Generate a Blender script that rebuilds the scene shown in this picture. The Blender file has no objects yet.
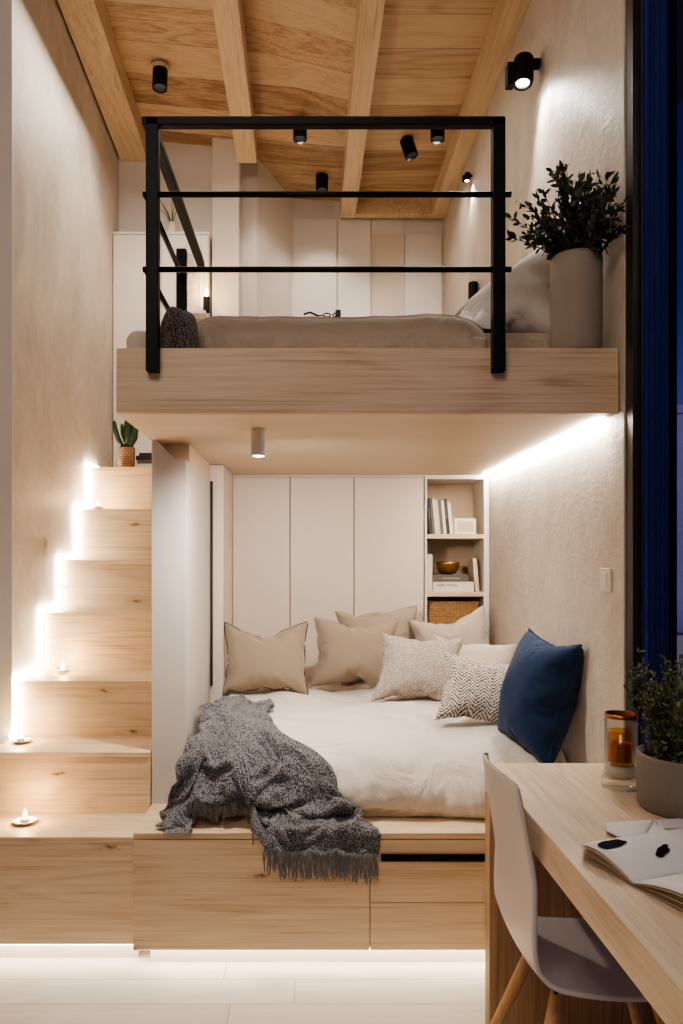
import bpy, math, random
from mathutils import Vector, Matrix, Euler, noise

C = bpy.context.scene.collection
PI = math.pi
R = math.radians
# ------------------------------------------------------------------ design frame
F, VX, VY, CZ = 780.0, 308.0, 560.0, 1.5        # focal length in px, vanishing point, eye height


def P(px, py, D):
    return Vector(((px - VX) * D / F, D, CZ - (py - VY) * D / F))


# ------------------------------------------------------------------ mesh builder
class MB:
    def __init__(s):
        s.v = []
        s.f = []
        s.m = []
        s.mi = 0

    def add(s, vs, fs):
        n = len(s.v)
        s.v.extend(Vector(v) for v in vs)
        for f in fs:
            s.f.append(tuple(i + n for i in f))
            s.m.append(s.mi)
        return s

    def box(s, x0, x1, y0, y1, z0, z1):
        vs = [(x, y, z) for x in (x0, x1) for y in (y0, y1) for z in (z0, z1)]
        return s.add(vs, [(0, 1, 3, 2), (4, 6, 7, 5), (0, 4, 5, 1), (2, 3, 7, 6), (0, 2, 6, 4), (1, 5, 7, 3)])

    def hexa(s, b, t):
        """eight corners: bottom ring b (4), top ring t (4)"""
        return s.add(list(b) + list(t), [(3, 2, 1, 0), (4, 5, 6, 7), (0, 1, 5, 4), (1, 2, 6, 5), (2, 3, 7, 6), (3, 0, 4, 7)])

    def prism(s, pts, d):
        """polygon pts (3d) extruded by vector d"""
        n = len(pts)
        d = Vector(d)
        a = [Vector(p) for p in pts]
        b = [p + d for p in a]
        fs = [tuple(range(n))[::-1], tuple(range(n, 2 * n))]
        for i in range(n):
            j = (i + 1) % n
            fs.append((i, j, n + j, n + i))
        return s.add(a + b, fs)

    def tube(s, pts, r, n=8, cap=True):
        pts = [Vector(p) for p in pts]
        if not isinstance(r, (list, tuple)):
            r = [r] * len(pts)
        vs, fs = [], []
        up = None
        for i, p in enumerate(pts):
            d = (pts[min(i + 1, len(pts) - 1)] - pts[max(i - 1, 0)])
            if d.length < 1e-9:
                d = Vector((0, 0, 1))
            d.normalize()
            if up is None:
                up = Vector((0, 0, 1)) if abs(d.z) < .9 else Vector((1, 0, 0))
            a = d.cross(up)
            if a.length < 1e-6:
                a = d.cross(Vector((0, 1, 0)))
            a.normalize()
            b = d.cross(a).normalized()
            up = -b if False else up
            for k in range(n):
                t = 2 * PI * k / n
                vs.append(p + a * (r[i] * math.cos(t)) + b * (r[i] * math.sin(t)))
        for i in range(len(pts) - 1):
            for k in range(n):
                k2 = (k + 1) % n
                fs.append((i * n + k, i * n + k2, (i + 1) * n + k2, (i + 1) * n + k))
        if cap:
            fs.append(tuple(range(n))[::-1])
            fs.append(tuple(range((len(pts) - 1) * n, len(pts) * n)))
        return s.add(vs, fs)

    def lathe(s, prof, c, n=32, axis=None):
        """prof = [(r,z)...] about +z at c (or about axis)"""
        c = Vector(c)
        q = Matrix.Identity(3) if axis is None else Vector((0, 0, 1)).rotation_difference(Vector(axis)).to_matrix()
        vs, fs = [], []
        for r, z in prof:
            for k in range(n):
                t = 2 * PI * k / n
                vs.append(c + q @ Vector((max(r, 1e-5) * math.cos(t), max(r, 1e-5) * math.sin(t), z)))
        for i in range(len(prof) - 1):
            for k in range(n):
                k2 = (k + 1) % n
                fs.append((i * n + k, i * n + k2, (i + 1) * n + k2, (i + 1) * n + k))
        fs.append(tuple(range(n))[::-1])
        fs.append(tuple(range((len(prof) - 1) * n, len(prof) * n)))
        return s.add(vs, fs)

    def grid(s, fn, nu, nv):
        vs = [fn(i / nu, j / nv) for j in range(nv + 1) for i in range(nu + 1)]
        fs = []
        for j in range(nv):
            for i in range(nu):
                a = j * (nu + 1) + i
                fs.append((a, a + 1, a + nu + 2, a + nu + 1))
        return s.add(vs, fs)


def mkobj(name, mb, mat, off=Vector((0, 0, 0)), bevel=0, smooth=False, sub=0, solid=0, weld=False):
    me = bpy.data.meshes.new(name)
    me.from_pydata([tuple(v - off) for v in mb.v], [], mb.f)
    mats = mat if isinstance(mat, (list, tuple)) else [mat]
    for m in mats:
        me.materials.append(m)
    if len(mats) > 1:
        me.polygons.foreach_set('material_index', mb.m)
    import bmesh
    bm = bmesh.new()
    bm.from_mesh(me)
    if weld:
        bmesh.ops.remove_doubles(bm, verts=bm.verts, dist=1e-5)
    bmesh.ops.recalc_face_normals(bm, faces=bm.faces)
    bm.to_mesh(me)
    bm.free()
    if smooth:
        me.polygons.foreach_set('use_smooth', [True] * len(me.polygons))
    me.update()
    o = bpy.data.objects.new(name, me)
    C.objects.link(o)
    if solid:
        md = o.modifiers.new('solid', 'SOLIDIFY')
        md.thickness = solid
        md.offset = 0
    if bevel:
        md = o.modifiers.new('bevel', 'BEVEL')
        md.width = bevel
        md.segments = 2
        md.limit_method = 'ANGLE'
        md.angle_limit = R(40)
    if sub:
        md = o.modifiers.new('sub', 'SUBSURF')
        md.levels = sub
        md.render_levels = sub
    return o


def tag(o, label, cat, group=None, kind=None):
    o['label'] = label
    o['category'] = cat
    if group:
        o['group'] = group
    if kind:
        o['kind'] = kind
    return o


def thing(name, label, cat, loc=(0, 0, 0), group=None, rot=(0, 0, 0)):
    o = bpy.data.objects.new(name, None)
    o.empty_display_size = .05
    C.objects.link(o)
    o.location = loc
    o.rotation_euler = rot
    return tag(o, label, cat, group)


def base(o):
    while o.parent:
        o = o.parent
    return Vector(o.location)


def part(name, mb, mat, parent, label=None, local=False, **k):
    """mesh given in world coordinates unless local"""
    o = mkobj(name, mb, mat, Vector((0, 0, 0)) if local else base(parent), **k)
    o.parent = parent
    if label:
        o['label'] = label
    return o


def solo(name, mb, mat, label, cat, loc=(0, 0, 0), group=None, kind=None, local=False, rot=(0, 0, 0), **k):
    o = mkobj(name, mb, mat, Vector((0, 0, 0)) if local else Vector(loc), **k)
    o.location = loc
    o.rotation_euler = rot
    return tag(o, label, cat, group, kind)


def struct(name, mb, mat, label=None, cat=None, **k):
    o = mkobj(name, mb, mat, **k)
    o['kind'] = 'structure'
    if label:
        o['label'] = label
        o['category'] = cat
    return o


def copy_tree(o, parent=None):
    c = o.copy()
    C.objects.link(c)
    if parent:
        c.parent = parent
    for ch in list(o.children):
        copy_tree(ch, c)
    return c


# ------------------------------------------------------------------ materials
def srgb(r, g, b, a=1):
    def f(c):
        c /= 255
        return c / 12.92 if c <= .04045 else ((c + .055) / 1.055) ** 2.4
    return (f(r), f(g), f(b), a)


class NT:
    def __init__(s, name):
        s.mat = bpy.data.materials.new(name)
        s.mat.use_nodes = True
        s.t = s.mat.node_tree
        s.t.nodes.clear()
        s.out = s.n('ShaderNodeOutputMaterial')

    def n(s, typ, **k):
        o = s.t.nodes.new(typ)
        for a, b in k.items():
            setattr(o, a, b)
        return o

    def l(s, a, b):
        s.t.links.new(a, b)

    def val(s, sock, v):
        if isinstance(v, (int, float, tuple, list)):
            sock.default_value = v
        else:
            s.l(v, sock)

    def math(s, op, a, b=0.0, c=None, clamp=False):
        o = s.n('ShaderNodeMath', operation=op, use_clamp=clamp)
        s.val(o.inputs[0], a)
        s.val(o.inputs[1], b)
        if c is not None:
            s.val(o.inputs[2], c)
        return o.outputs[0]

    def mix(s, fac, a, b, mode='MIX'):
        o = s.n('ShaderNodeMix', data_type='RGBA', blend_type=mode)
        s.val(o.inputs[0], fac)
        s.val(o.inputs[6], a)
        s.val(o.inputs[7], b)
        return o.outputs[2]

    def coord(s, scale=(1, 1, 1), rot=(0, 0, 0), loc=(0, 0, 0), src='Object'):
        tc = s.n('ShaderNodeTexCoord')
        mp = s.n('ShaderNodeMapping')
        mp.inputs['Scale'].default_value = scale
        mp.inputs['Rotation'].default_value = rot
        mp.inputs['Location'].default_value = loc
        s.l(tc.outputs[src], mp.inputs[0])
        return mp.outputs[0]

    def noise(s, vec, scale=1, detail=4, rough=.5, dist=0):
        o = s.n('ShaderNodeTexNoise')
        s.l(vec, o.inputs['Vector'])
        o.inputs['Scale'].default_value = scale
        o.inputs['Detail'].default_value = detail
        o.inputs['Roughness'].default_value = rough
        o.inputs['Distortion'].default_value = dist
        return o.outputs['Fac']

    def ramp(s, fac, stops):
        o = s.n('ShaderNodeValToRGB')
        e = o.color_ramp.elements
        while len(e) < len(stops):
            e.new(.5)
        for el, (p, c) in zip(e, stops):
            el.position = p
            el.color = c if len(c) == 4 else (*c, 1)
        s.l(fac, o.inputs[0])
        return o.outputs[0]

    def bump(s, h, strength=.2, dist=.01):
        o = s.n('ShaderNodeBump')
        o.inputs['Strength'].default_value = strength
        o.inputs['Distance'].default_value = dist
        s.l(h, o.inputs['Height'])
        return o.outputs[0]

    def bsdf(s, color, rough=.5, normal=None, metal=0, spec=.5, sheen=0, trans=0, emis=None, estr=0, coat=0):
        o = s.n('ShaderNodeBsdfPrincipled')
        s.val(o.inputs['Base Color'], color)
        s.val(o.inputs['Roughness'], rough)
        o.inputs['Metallic'].default_value = metal
        o.inputs['Specular IOR Level'].default_value = spec
        o.inputs['Sheen Weight'].default_value = sheen
        o.inputs['Transmission Weight'].default_value = trans
        o.inputs['Coat Weight'].default_value = coat
        if emis:
            o.inputs['Emission Color'].default_value = emis
            o.inputs['Emission Strength'].default_value = estr
        if normal is not None:
            s.l(normal, o.inputs['Normal'])
        s.l(o.outputs[0], s.out.inputs[0])
        return s.mat


def wood(name, light, mid, dark, axis='x', knots=0, plank=None, rough=.45, contrast=1.0, seed=0, seam=0.5):
    """grain along axis; plank=(axis, width) adds plank tint and seams"""
    t = NT(name)
    al, ac = .8, 46.0
    sc = {'x': (al, ac, ac), 'y': (ac, al, ac), 'z': (ac, ac, al)}[axis]
    lo = {'x': (.42, 3.4, 3.4), 'y': (3.4, .42, 3.4), 'z': (3.4, 3.4, .42)}[axis]
    loc = (seed * 3.1, seed * 1.7, seed * 2.3)
    fine = t.noise(t.coord(sc, loc=loc), 2.6, 7, .66, .25)
    low = t.noise(t.coord(lo, loc=loc), 1.0, 2, .45, .6)
    offs = None
    if plank:
        tc = t.n('ShaderNodeTexCoord')
        sep = t.n('ShaderNodeSeparateXYZ')
        t.l(tc.outputs['Object'], sep.inputs[0])
        q = t.math('DIVIDE', sep.outputs['xyz'.index(plank[0])], plank[1])
        fl = t.math('FLOOR', q)
        wn = t.n('ShaderNodeTexWhiteNoise', noise_dimensions='1D')
        t.l(fl, wn.inputs['W'])
        offs = wn.outputs['Value']
        low = t.math('ADD', low, offs)
        fr = t.math('FRACT', q)
        edge = t.math('MINIMUM', fr, t.math('SUBTRACT', 1.0, fr))
        if len(plank) > 2:      # end joints every plank[2] along the grain, staggered
            al_i = 'xyz'.index(axis)
            q2 = t.math('ADD', t.math('DIVIDE', sep.outputs[al_i], plank[2]), t.math('MULTIPLY', offs, 7.3))
            fr2 = t.math('FRACT', q2)
            e2 = t.math('MULTIPLY', t.math('MINIMUM', fr2, t.math('SUBTRACT', 1.0, fr2)), plank[2] / plank[1])
            edge = t.math('MINIMUM', edge, e2)
            wn2 = t.n('ShaderNodeTexWhiteNoise', noise_dimensions='2D')
            cb = t.n('ShaderNodeCombineXYZ')
            t.l(fl, cb.inputs[0])
            t.l(t.math('FLOOR', q2), cb.inputs[1])
            t.l(cb.outputs[0], wn2.inputs['Vector'])
            offs = wn2.outputs['Value']
            low = t.math('ADD', low, offs)
        gap = t.math('LESS_THAN', edge, .0035 / plank[1] * .5)
    rings = t.math('MULTIPLY', low, 62.0)
    rings = t.math('SINE', rings)
    rings = t.math('MULTIPLY_ADD', rings, .5, .5)
    rings = t.math('POWER', rings, 2.2)
    v = t.math('ADD', t.math('MULTIPLY', fine, .75), t.math('MULTIPLY', rings, -.085 * contrast))
    v = t.math('ADD', v, t.math('MULTIPLY', t.math('SUBTRACT', low, .5), .25 if not plank else .06))
    if plank:
        v = t.math('ADD', v, t.math('MULTIPLY', t.math('SUBTRACT', offs, .5), .16 * contrast))
    w = .20 / contrast
    col = t.ramp(v, [(max(0, .33 - w), dark), (.33, mid), (min(1, .33 + w), light)])
    # darker mineral streaks
    st = t.noise(t.coord(tuple(a * (.9 if a < 2 else .30) for a in sc), loc=(5 + seed, 2, 1)), 1.6, 3, .5, .3)
    st = t.ramp(st, [(.62, (0, 0, 0)), (.74, (1, 1, 1))])
    col = t.mix(t.math('MULTIPLY', st, .22 * contrast), col, dark)
    h = t.math('ADD', v, 0)
    if knots:
        vo = t.n('ShaderNodeTexVoronoi', feature='F1', voronoi_dimensions='2D')
        tk = t.n('ShaderNodeTexCoord')
        sk = t.n('ShaderNodeSeparateXYZ')
        ck = t.n('ShaderNodeCombineXYZ')
        t.l(tk.outputs['Object'], sk.inputs[0])
        nk = t.math('MULTIPLY', t.noise(t.coord(), 22, 3, .6), .16)
        t.l(t.math('ADD', t.math('MULTIPLY_ADD', sk.outputs[0], 2.3 * knots, seed * .73 + .2), nk), ck.inputs[0])
        t.l(t.math('ADD', t.math('MULTIPLY_ADD', sk.outputs[2], 5.6, seed * .41 + .15), nk), ck.inputs[1])
        t.l(ck.outputs[0], vo.inputs['Vector'])
        vo.inputs['Scale'].default_value = 1
        wn = t.n('ShaderNodeTexWhiteNoise', noise_dimensions='3D')
        t.l(vo.outputs['Position'], wn.inputs['Vector'])
        keep = t.math('GREATER_THAN', wn.outputs['Value'], .45)
        k = t.ramp(vo.outputs['Distance'], [(.012, (.9, .9, .9)), (.035, (.55, .55, .55)), (.06, (.16, .16, .16)), (.17, (0, 0, 0))])
        k = t.math('MULTIPLY', k, keep)
        col = t.mix(k, col, srgb(112, 70, 36))
    if plank:
        col = t.mix(t.math('MULTIPLY', gap, seam), col, srgb(60, 40, 25))
        h = t.math('SUBTRACT', v, t.math('MULTIPLY', gap, 1.5))
    return t.bsdf(col, t.math('MULTIPLY_ADD', v, .2, rough - .05), t.bump(h, .12, .004), spec=.4)


def plaster(name, col, dark, amp=.5, rough=.5, sc=1.0):
    t = NT(name)
    c = t.coord((sc, sc, sc * .7))
    a = t.noise(c, 1.8, 7, .62, 1.3)
    b = t.noise(c, 9, 6, .6, 2.2)
    v = t.math('ADD', t.math('MULTIPLY', a, .6), t.math('MULTIPLY', b, .4))
    colr = t.mix(t.ramp(v, [(.36, (0, 0, 0)), (.62, (1, 1, 1))]), dark, col)
    trow = t.noise(t.coord((2.2 * sc, 2.2 * sc, 5 * sc), rot=(0.5, .5, 0)), 2.4, 8, .68, 2.6)
    h = t.math('ADD', t.math('MULTIPLY', b, .5), trow)
    return t.bsdf(colr, t.math('MULTIPLY_ADD', b, .25, rough - .12), t.bump(h, amp, .012), spec=.45)


def plain(name, col, rough=.5, metal=0, spec=.5, var=.06, bump=.0, bscale=60, sheen=0, coat=0):
    t = NT(name)
    n = t.noise(t.coord(), 7, 4, .55)
    dk = tuple(x * (1 - var * 2) for x in col[:3]) + (1,)
    lt = tuple(min(1, x * (1 + var)) for x in col[:3]) + (1,)
    c = t.mix(n, dk, lt)
    nm = t.bump(t.noise(t.coord(), bscale, 4, .6), bump, .003) if bump else None
    return t.bsdf(c, rough, nm, metal, spec, sheen, coat=coat)


def emit(name, col, strength):
    t = NT(name)
    n = t.noise(t.coord(), 2, 1)
    e = t.n('ShaderNodeEmission')
    t.l(t.mix(n, col, tuple(c * .97 for c in col[:3]) + (1,)), e.inputs[0])
    e.inputs[1].default_value = strength
    t.l(e.outputs[0], t.out.inputs[0])
    return t.mat


def fabric(name, col, dark, scale=420, rough=.9, bump=.25, sheen=.25, var=.5, crease=0):
    t = NT(name)
    w1 = t.n('ShaderNodeTexWave', wave_type='BANDS', bands_direction='X')
    w2 = t.n('ShaderNodeTexWave', wave_type='BANDS', bands_direction='Z')
    c = t.coord()
    for w in (w1, w2):
        t.l(c, w.inputs['Vector'])
        w.inputs['Scale'].default_value = scale / 6
        w.inputs['Distortion'].default_value = 1.2
        w.inputs['Detail'].default_value = 1
    h = t.math('ADD', w1.outputs['Fac'], w2.outputs['Fac'])
    n = t.noise(c, 14, 5, .6)
    f = t.math('ADD', t.math('MULTIPLY', n, .8), t.math('MULTIPLY', h, .1))
    colr = t.mix(t.math('MULTIPLY', f, var * 1.6, clamp=True), col, dark)
    nm = t.bump(t.math('ADD', t.math('MULTIPLY', h, .4), n), bump, .004)
    if crease:
        w_ = t.noise(t.coord((1, 1.6, 1), rot=(0, 0, .6)), 4.2, 5, .55, 1.6)
        w_ = t.math('ABSOLUTE', t.math('SUBTRACT', w_, .5))
        bn = t.n('ShaderNodeBump')
        bn.inputs['Strength'].default_value = crease
        bn.inputs['Distance'].default_value = .05
        t.l(w_, bn.inputs['Height'])
        t.l(nm, bn.inputs['Normal'])
        nm = bn.outputs[0]
    return t.bsdf(colr, rough, nm, spec=.2, sheen=sheen)


def herringbone(name, light, dark, nx=22, nz=30, duty=.5):
    """zigzag stripes on the local x/z plane"""
    t = NT(name)
    tc = t.n('ShaderNodeTexCoord')
    sep = t.n('ShaderNodeSeparateXYZ')
    t.l(tc.outputs['Object'], sep.inputs[0])
    nzv = t.noise(t.coord(), 60, 2, .5)
    x = t.math('MULTIPLY', sep.outputs['X'], nx)
    z = t.math('MULTIPLY', sep.outputs['Z'], nz * 2)
    tri = t.math('PINGPONG', x, 1.0)
    u = t.math('ADD', t.math('ADD', z, t.math('MULTIPLY', tri, 2.1)), t.math('MULTIPLY', nzv, .9))
    f = t.math('FRACT', u)
    s = t.math('GREATER_THAN', f, duty)
    n2 = t.noise(t.coord(), 170, 2, .6)
    s = t.math('MULTIPLY', s, t.ramp(n2, [(.36, (.2, .2, .2)), (.52, (1, 1, 1))]))
    col = t.mix(s, light, dark)
    return t.bsdf(col, .92, t.bump(t.math('SUBTRACT', n2, s), .5, .004), spec=.15, sheen=.2)


def knit(name, light, dark):
    t = NT(name)
    vo = t.n('ShaderNodeTexVoronoi', feature='F1')
    t.l(t.coord((1, 1, .8)), vo.inputs['Vector'])
    vo.inputs['Scale'].default_value = 210
    n = t.noise(t.coord(), 60, 3, .6)
    n3 = t.noise(t.coord(), 6, 3, .5)
    f = t.math('ADD', t.ramp(vo.outputs['Distance'], [(.18, (1, 1, 1)), (.62, (0, 0, 0))]), t.math('MULTIPLY', t.math('SUBTRACT', n, .5), .45))
    f = t.math('ADD', f, t.math('MULTIPLY', t.math('SUBTRACT', n3, .5), .3))
    col = t.ramp(f, [(.1, dark), (.85, light)])
    return t.bsdf(col, .95, t.bump(f, .7, .008), spec=.1, sheen=.3)


def leafmat(name, a, b):
    t = NT(name)
    n = t.noise(t.coord(), 30, 3, .6)
    return t.bsdf(t.ramp(n, [(.35, a), (.65, b)]), .5, spec=.4)


def glassmat(name, tint, refl=.12):
    t = NT(name)
    tr = t.n('ShaderNodeBsdfTransparent')
    n = t.noise(t.coord(), 3, 1)
    t.l(t.mix(n, tint, tuple(c * .96 for c in tint[:3]) + (1,)), tr.inputs[0])
    gl = t.n('ShaderNodeBsdfGlossy')
    gl.inputs['Roughness'].default_value = .02
    lw = t.n('ShaderNodeLayerWeight')
    lw.inputs['Blend'].default_value = .5
    mx = t.n('ShaderNodeMixShader')
    fc = t.math('POWER', lw.outputs['Facing'], 4.0)
    t.l(t.math('MULTIPLY_ADD', fc, refl * 5, .035, clamp=True), mx.inputs[0])
    t.l(tr.outputs[0], mx.inputs[1])
    t.l(gl.outputs[0], mx.inputs[2])
    t.l(mx.outputs[0], t.out.inputs[0])
    return t.mat


def weave(name, light, dark, sx=60, sz=60):
    t = NT(name)
    br = t.n('ShaderNodeTexBrick')
    c = t.coord((sx, sx, sz), rot=(R(90), 0, 0))
    t.l(c, br.inputs['Vector'])
    br.inputs['Scale'].default_value = 1
    br.inputs['Color1'].default_value = light
    br.inputs['Color2'].default_value = tuple(x * .7 for x in light[:3]) + (1,)
    br.inputs['Mortar'].default_value = dark
    br.inputs['Mortar Size'].default_value = .06
    br.inputs['Brick Width'].default_value = 1.0
    br.inputs['Row Height'].default_value = .6
    return t.bsdf(br.outputs['Color'], .7, t.bump(t.math('SUBTRACT', 1.0, br.outputs['Fac']), .6, .006))


M = {}
WL, WM, WD = srgb(227, 208, 180), srgb(214, 191, 159), srgb(178, 147, 112)
M['wood_x'] = wood('ash_wood', WL, WM, WD, 'x', knots=.8, seed=1)
M['wood_x2'] = wood('ash_wood_drawer', WL, WM, WD, 'x', knots=1.0, seed=7)
M['wood_plain'] = wood('ash_wood_clear', WL, WM, WD, 'x', seed=4)
M['wood_y'] = wood('ash_wood_desk', srgb(226, 207, 182), srgb(212, 190, 162), srgb(180, 150, 118), 'y', seed=3)
M['wood_z'] = wood('ash_wood_upright', srgb(196, 164, 126), srgb(178, 144, 106), srgb(146, 108, 74), 'z', seed=5)
M['wood_leg'] = wood('oak_leg', srgb(206, 168, 122), srgb(190, 150, 104), srgb(150, 110, 70), 'z', seed=6)
M['fascia'] = wood('ash_fascia', srgb(214, 192, 164), srgb(200, 174, 144), srgb(164, 132, 100), 'x', seed=9, contrast=1.1)
M['under'] = wood('ash_soffit', srgb(228, 208, 182), srgb(218, 196, 168), srgb(198, 172, 142), 'x', seed=2, contrast=.7)
M['ceil'] = wood('ceiling_planks', srgb(206, 179, 148), srgb(187, 157, 124), srgb(144, 110, 80), 'x', plank=('y', .262), seed=8, rough=.38, contrast=1.25, seam=.75)
M['beam'] = wood('beam_wood', srgb(222, 198, 168), srgb(208, 183, 150), srgb(174, 144, 112), 'y', seed=11)
M['floor'] = wood('whitewashed_floor', srgb(238, 228, 216), srgb(228, 215, 202), srgb(202, 184, 166), 'x', plank=('y', .155, 1.75), seed=13, rough=.42, contrast=.7, seam=.55)
M['plaster'] = plaster('limewash_plaster', srgb(210, 200, 188), srgb(182, 171, 158), .22, .5)
M['plaster_r'] = plaster('limewash_plaster_fine', srgb(206, 195, 182), srgb(182, 170, 156), .34, .5, 1.3)
M['paint'] = plain('white_paint', srgb(216, 207, 198), .6, var=.02)
M['paint_grey'] = plain('soft_grey_paint', srgb(206, 198, 192), .55, var=.02)
M['lacquer'] = plain('cream_lacquer', srgb(220, 207, 194), .45, var=.015)
M['lacquer_w'] = plain('white_lacquer', srgb(222, 214, 206), .45, var=.015)
M['black'] = plain('black_metal', srgb(9, 9, 9), .5, var=.1, spec=.2)
M['blackm'] = plain('matt_black_metal', srgb(16, 15, 15), .6, var=.1, spec=.25)
M['frame_dark'] = plain('dark_bronze_frame', srgb(38, 31, 26), .4, var=.1)
M['gap'] = plain('dark_gap', srgb(52, 44, 38), .8)
M['led'] = emit('led_strip_light', (1, .86, .68, 1), 42)
M['led_cove'] = emit('cove_led_light', (1, .90, .78, 1), 85)
M['led_floor'] = emit('floor_led_light', (1, .87, .68, 1), 14)
M['lens'] = emit('lamp_lens_light', (1, .92, .80, 1), 40)
M['lens_soft'] = emit('lamp_lens_soft_light', (1, .92, .80, 1), 5)
M['flame'] = emit('candle_flame_light', (1, .72, .36, 1), 40)
M['linen'] = fabric('cream_linen', srgb(226, 216, 206), srgb(206, 194, 184), var=.4, crease=.55)
M['linen_up'] = fabric('sand_linen', srgb(190, 174, 156), srgb(164, 147, 130), var=.5, crease=.5)
M['white_cotton'] = fabric('white_cotton', srgb(226, 220, 214), srgb(204, 196, 190), var=.35)
M['beige_a'] = fabric('taupe_cotton', srgb(158, 142, 124), srgb(138, 122, 105))
M['beige_b'] = fabric('sand_cotton', srgb(170, 155, 138), srgb(150, 135, 118))
M['beige_c'] = fabric('stone_cotton', srgb(188, 175, 160), srgb(168, 155, 140))
M['cream'] = fabric('oat_cotton', srgb(204, 190, 176), srgb(184, 170, 156))
M['blue'] = fabric('navy_cotton', srgb(32, 52, 86), srgb(22, 38, 66), sheen=.1)
M['piping'] = fabric('dark_piping', srgb(96, 78, 62), srgb(74, 60, 48))
M['herr_a'] = herringbone('fine_zigzag_weave', srgb(214, 203, 192), srgb(92, 78, 70), 50, 54, .44)
M['herr_b'] = herringbone('bold_zigzag_weave', srgb(222, 213, 204), srgb(58, 50, 48), 31, 36, .44)
M['knit'] = knit('grey_knit', srgb(158, 156, 158), srgb(70, 70, 74))
M['fringe'] = fabric('grey_fringe', srgb(132, 130, 132), srgb(84, 82, 86))
M['knit_dk'] = knit('brown_boucle', srgb(138, 124, 114), srgb(62, 53, 49))
M['concrete'] = plain('grey_concrete', srgb(138, 130, 120), .8, var=.14, bump=.3, bscale=50)
M['stone_pot'] = plain('taupe_stoneware', srgb(150, 136, 122), .75, var=.06, bump=.15)
M['soil'] = plain('dark_soil', srgb(46, 36, 28), .95, bump=.8, bscale=120)
M['leaf_dk'] = leafmat('olive_leaf', srgb(34, 40, 30), srgb(62, 70, 54))
M['leaf_gr'] = leafmat('box_leaf', srgb(54, 70, 46), srgb(128, 144, 108))
M['cactus'] = leafmat('cactus_skin', srgb(28, 46, 30), srgb(52, 74, 50))
M['twig'] = plain('brown_twig', srgb(74, 58, 44), .8)
M['wicker'] = weave('seagrass_weave', srgb(196, 152, 100), srgb(92, 60, 32), 62, 62)
M['rattan'] = weave('rattan_weave', srgb(184, 140, 104), srgb(104, 70, 46), 42, 42)
M['brass'] = plain('aged_brass', srgb(158, 118, 72), .36, metal=1, var=.1)
M['copper'] = plain('brushed_copper', srgb(170, 110, 76), .3, metal=1)
M['paper'] = plain('white_paper', srgb(232, 230, 232), .7, var=.02)
M['paper_edge'] = plain('cream_paper_edge', srgb(206, 186, 160), .8, var=.08)
M['ink'] = plain('black_ink', srgb(20, 20, 28), .9, spec=.1)
M['book_white'] = plain('white_cover', srgb(226, 218, 206), .5, var=.03)
M['book_black'] = plain('black_cover', srgb(36, 33, 33), .5, var=.1)
M['book_grey'] = plain('grey_cover', srgb(96, 88, 82), .5, var=.08)
M['book_cream'] = plain('cream_cover', srgb(214, 196, 172), .55, var=.04)
M['shell'] = plain('white_plastic_shell', srgb(214, 206, 200), .38, var=.015)
M['wax'] = plain('white_ceramic', srgb(232, 224, 212), .4, var=.02)
M['plastic'] = plain('white_plastic', srgb(216, 208, 198), .4, var=.02)
M['glass'] = glassmat('clear_glass', (.97, .97, .96, 1))
M['amber'] = glassmat('amber_glass', (.95, .74, .42, 1), .15)
M['window_glass'] = glassmat('window_pane_glass', (.9, .93, 1, 1), .12)
M['curtain'] = fabric('deep_blue_curtain', srgb(24, 44, 130), srgb(10, 18, 64), scale=200)
M['facade'] = plaster('dusk_facade', srgb(176, 168, 190), srgb(150, 142, 168), .1, .8)
M['terrace'] = plaster('pale_render', srgb(220, 200, 180), srgb(196, 176, 156), .1, .8)
M['soffit'] = wood('dark_soffit', srgb(110, 72, 50), srgb(84, 54, 38), srgb(54, 34, 24), 'y', seed=21)

# ------------------------------------------------------------------ main dimensions
XL, XR = -1.30, 1.036          # side walls
ZC = 4.25                      # ceiling
ZB = 4.10                      # beam underside
XP = -.637                     # left side of loft / partition
DL = 2.59                      # loft front
ZU, ZT = 1.988, 2.204          # loft underside / top
DB = 2.84                      # bench front
ZBN = .506                     # bench top
DW = 4.45                      # wardrobe front in the nook


def lift(x, d):
    a = min(1.3, max(0, (.36 - x) / 1.66))
    b = min(2.0, max(-.3, (5.36 - d) / 1.27))
    return a * (.13 * b + .15)


# ------------------------------------------------------------------ room shell
struct('floor', MB().box(-2.3, 1.6, -1.6, 6.3, -.08, 0), M['floor'])
m = MB()
xs = [-2.3, -1.8, -1.3, .36, 1.6]
ds = [-1.6, 2.82, 5.36, 5.741, 6.3]
for i in range(len(xs) - 1):
    for j in range(len(ds) - 1):
        q = [(xs[i], ds[j]), (xs[i + 1], ds[j]), (xs[i + 1], ds[j + 1]), (xs[i], ds[j + 1])]
        m.add([(x, d, ZC + lift(x, d)) for x, d in q], [(0, 1, 2, 3)])
struct('ceiling', m, M['ceil'], solid=0.0, weld=True)
struct('ceiling_upper', MB().box(-2.4, 1.7, -1.7, 6.4, 4.75, 4.85), M['ceil'])

# plastered stair wall, ending in a painted return
struct('wall_left', MB().box(-1.5, XL, 3.447, 6.2, 0, 4.75), M['plaster'])
struct('wall_left_return', MB().box(-2.3, XL, 3.425, 3.447, 0, 4.75), M['paint_grey'])
struct('wall_left_front', MB().box(-2.4, -2.3, -1.6, 3.447, 0, 4.75), M['paint'])
struct('wall_right', MB().box(XR, XR + .08, 2.56, 6.2, 0, 4.75), M['plaster_r'])
struct('wall_rear', MB().box(-2.4, 1.7, -1.7, -1.6, 0, 4.75), M['paint'])
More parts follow.
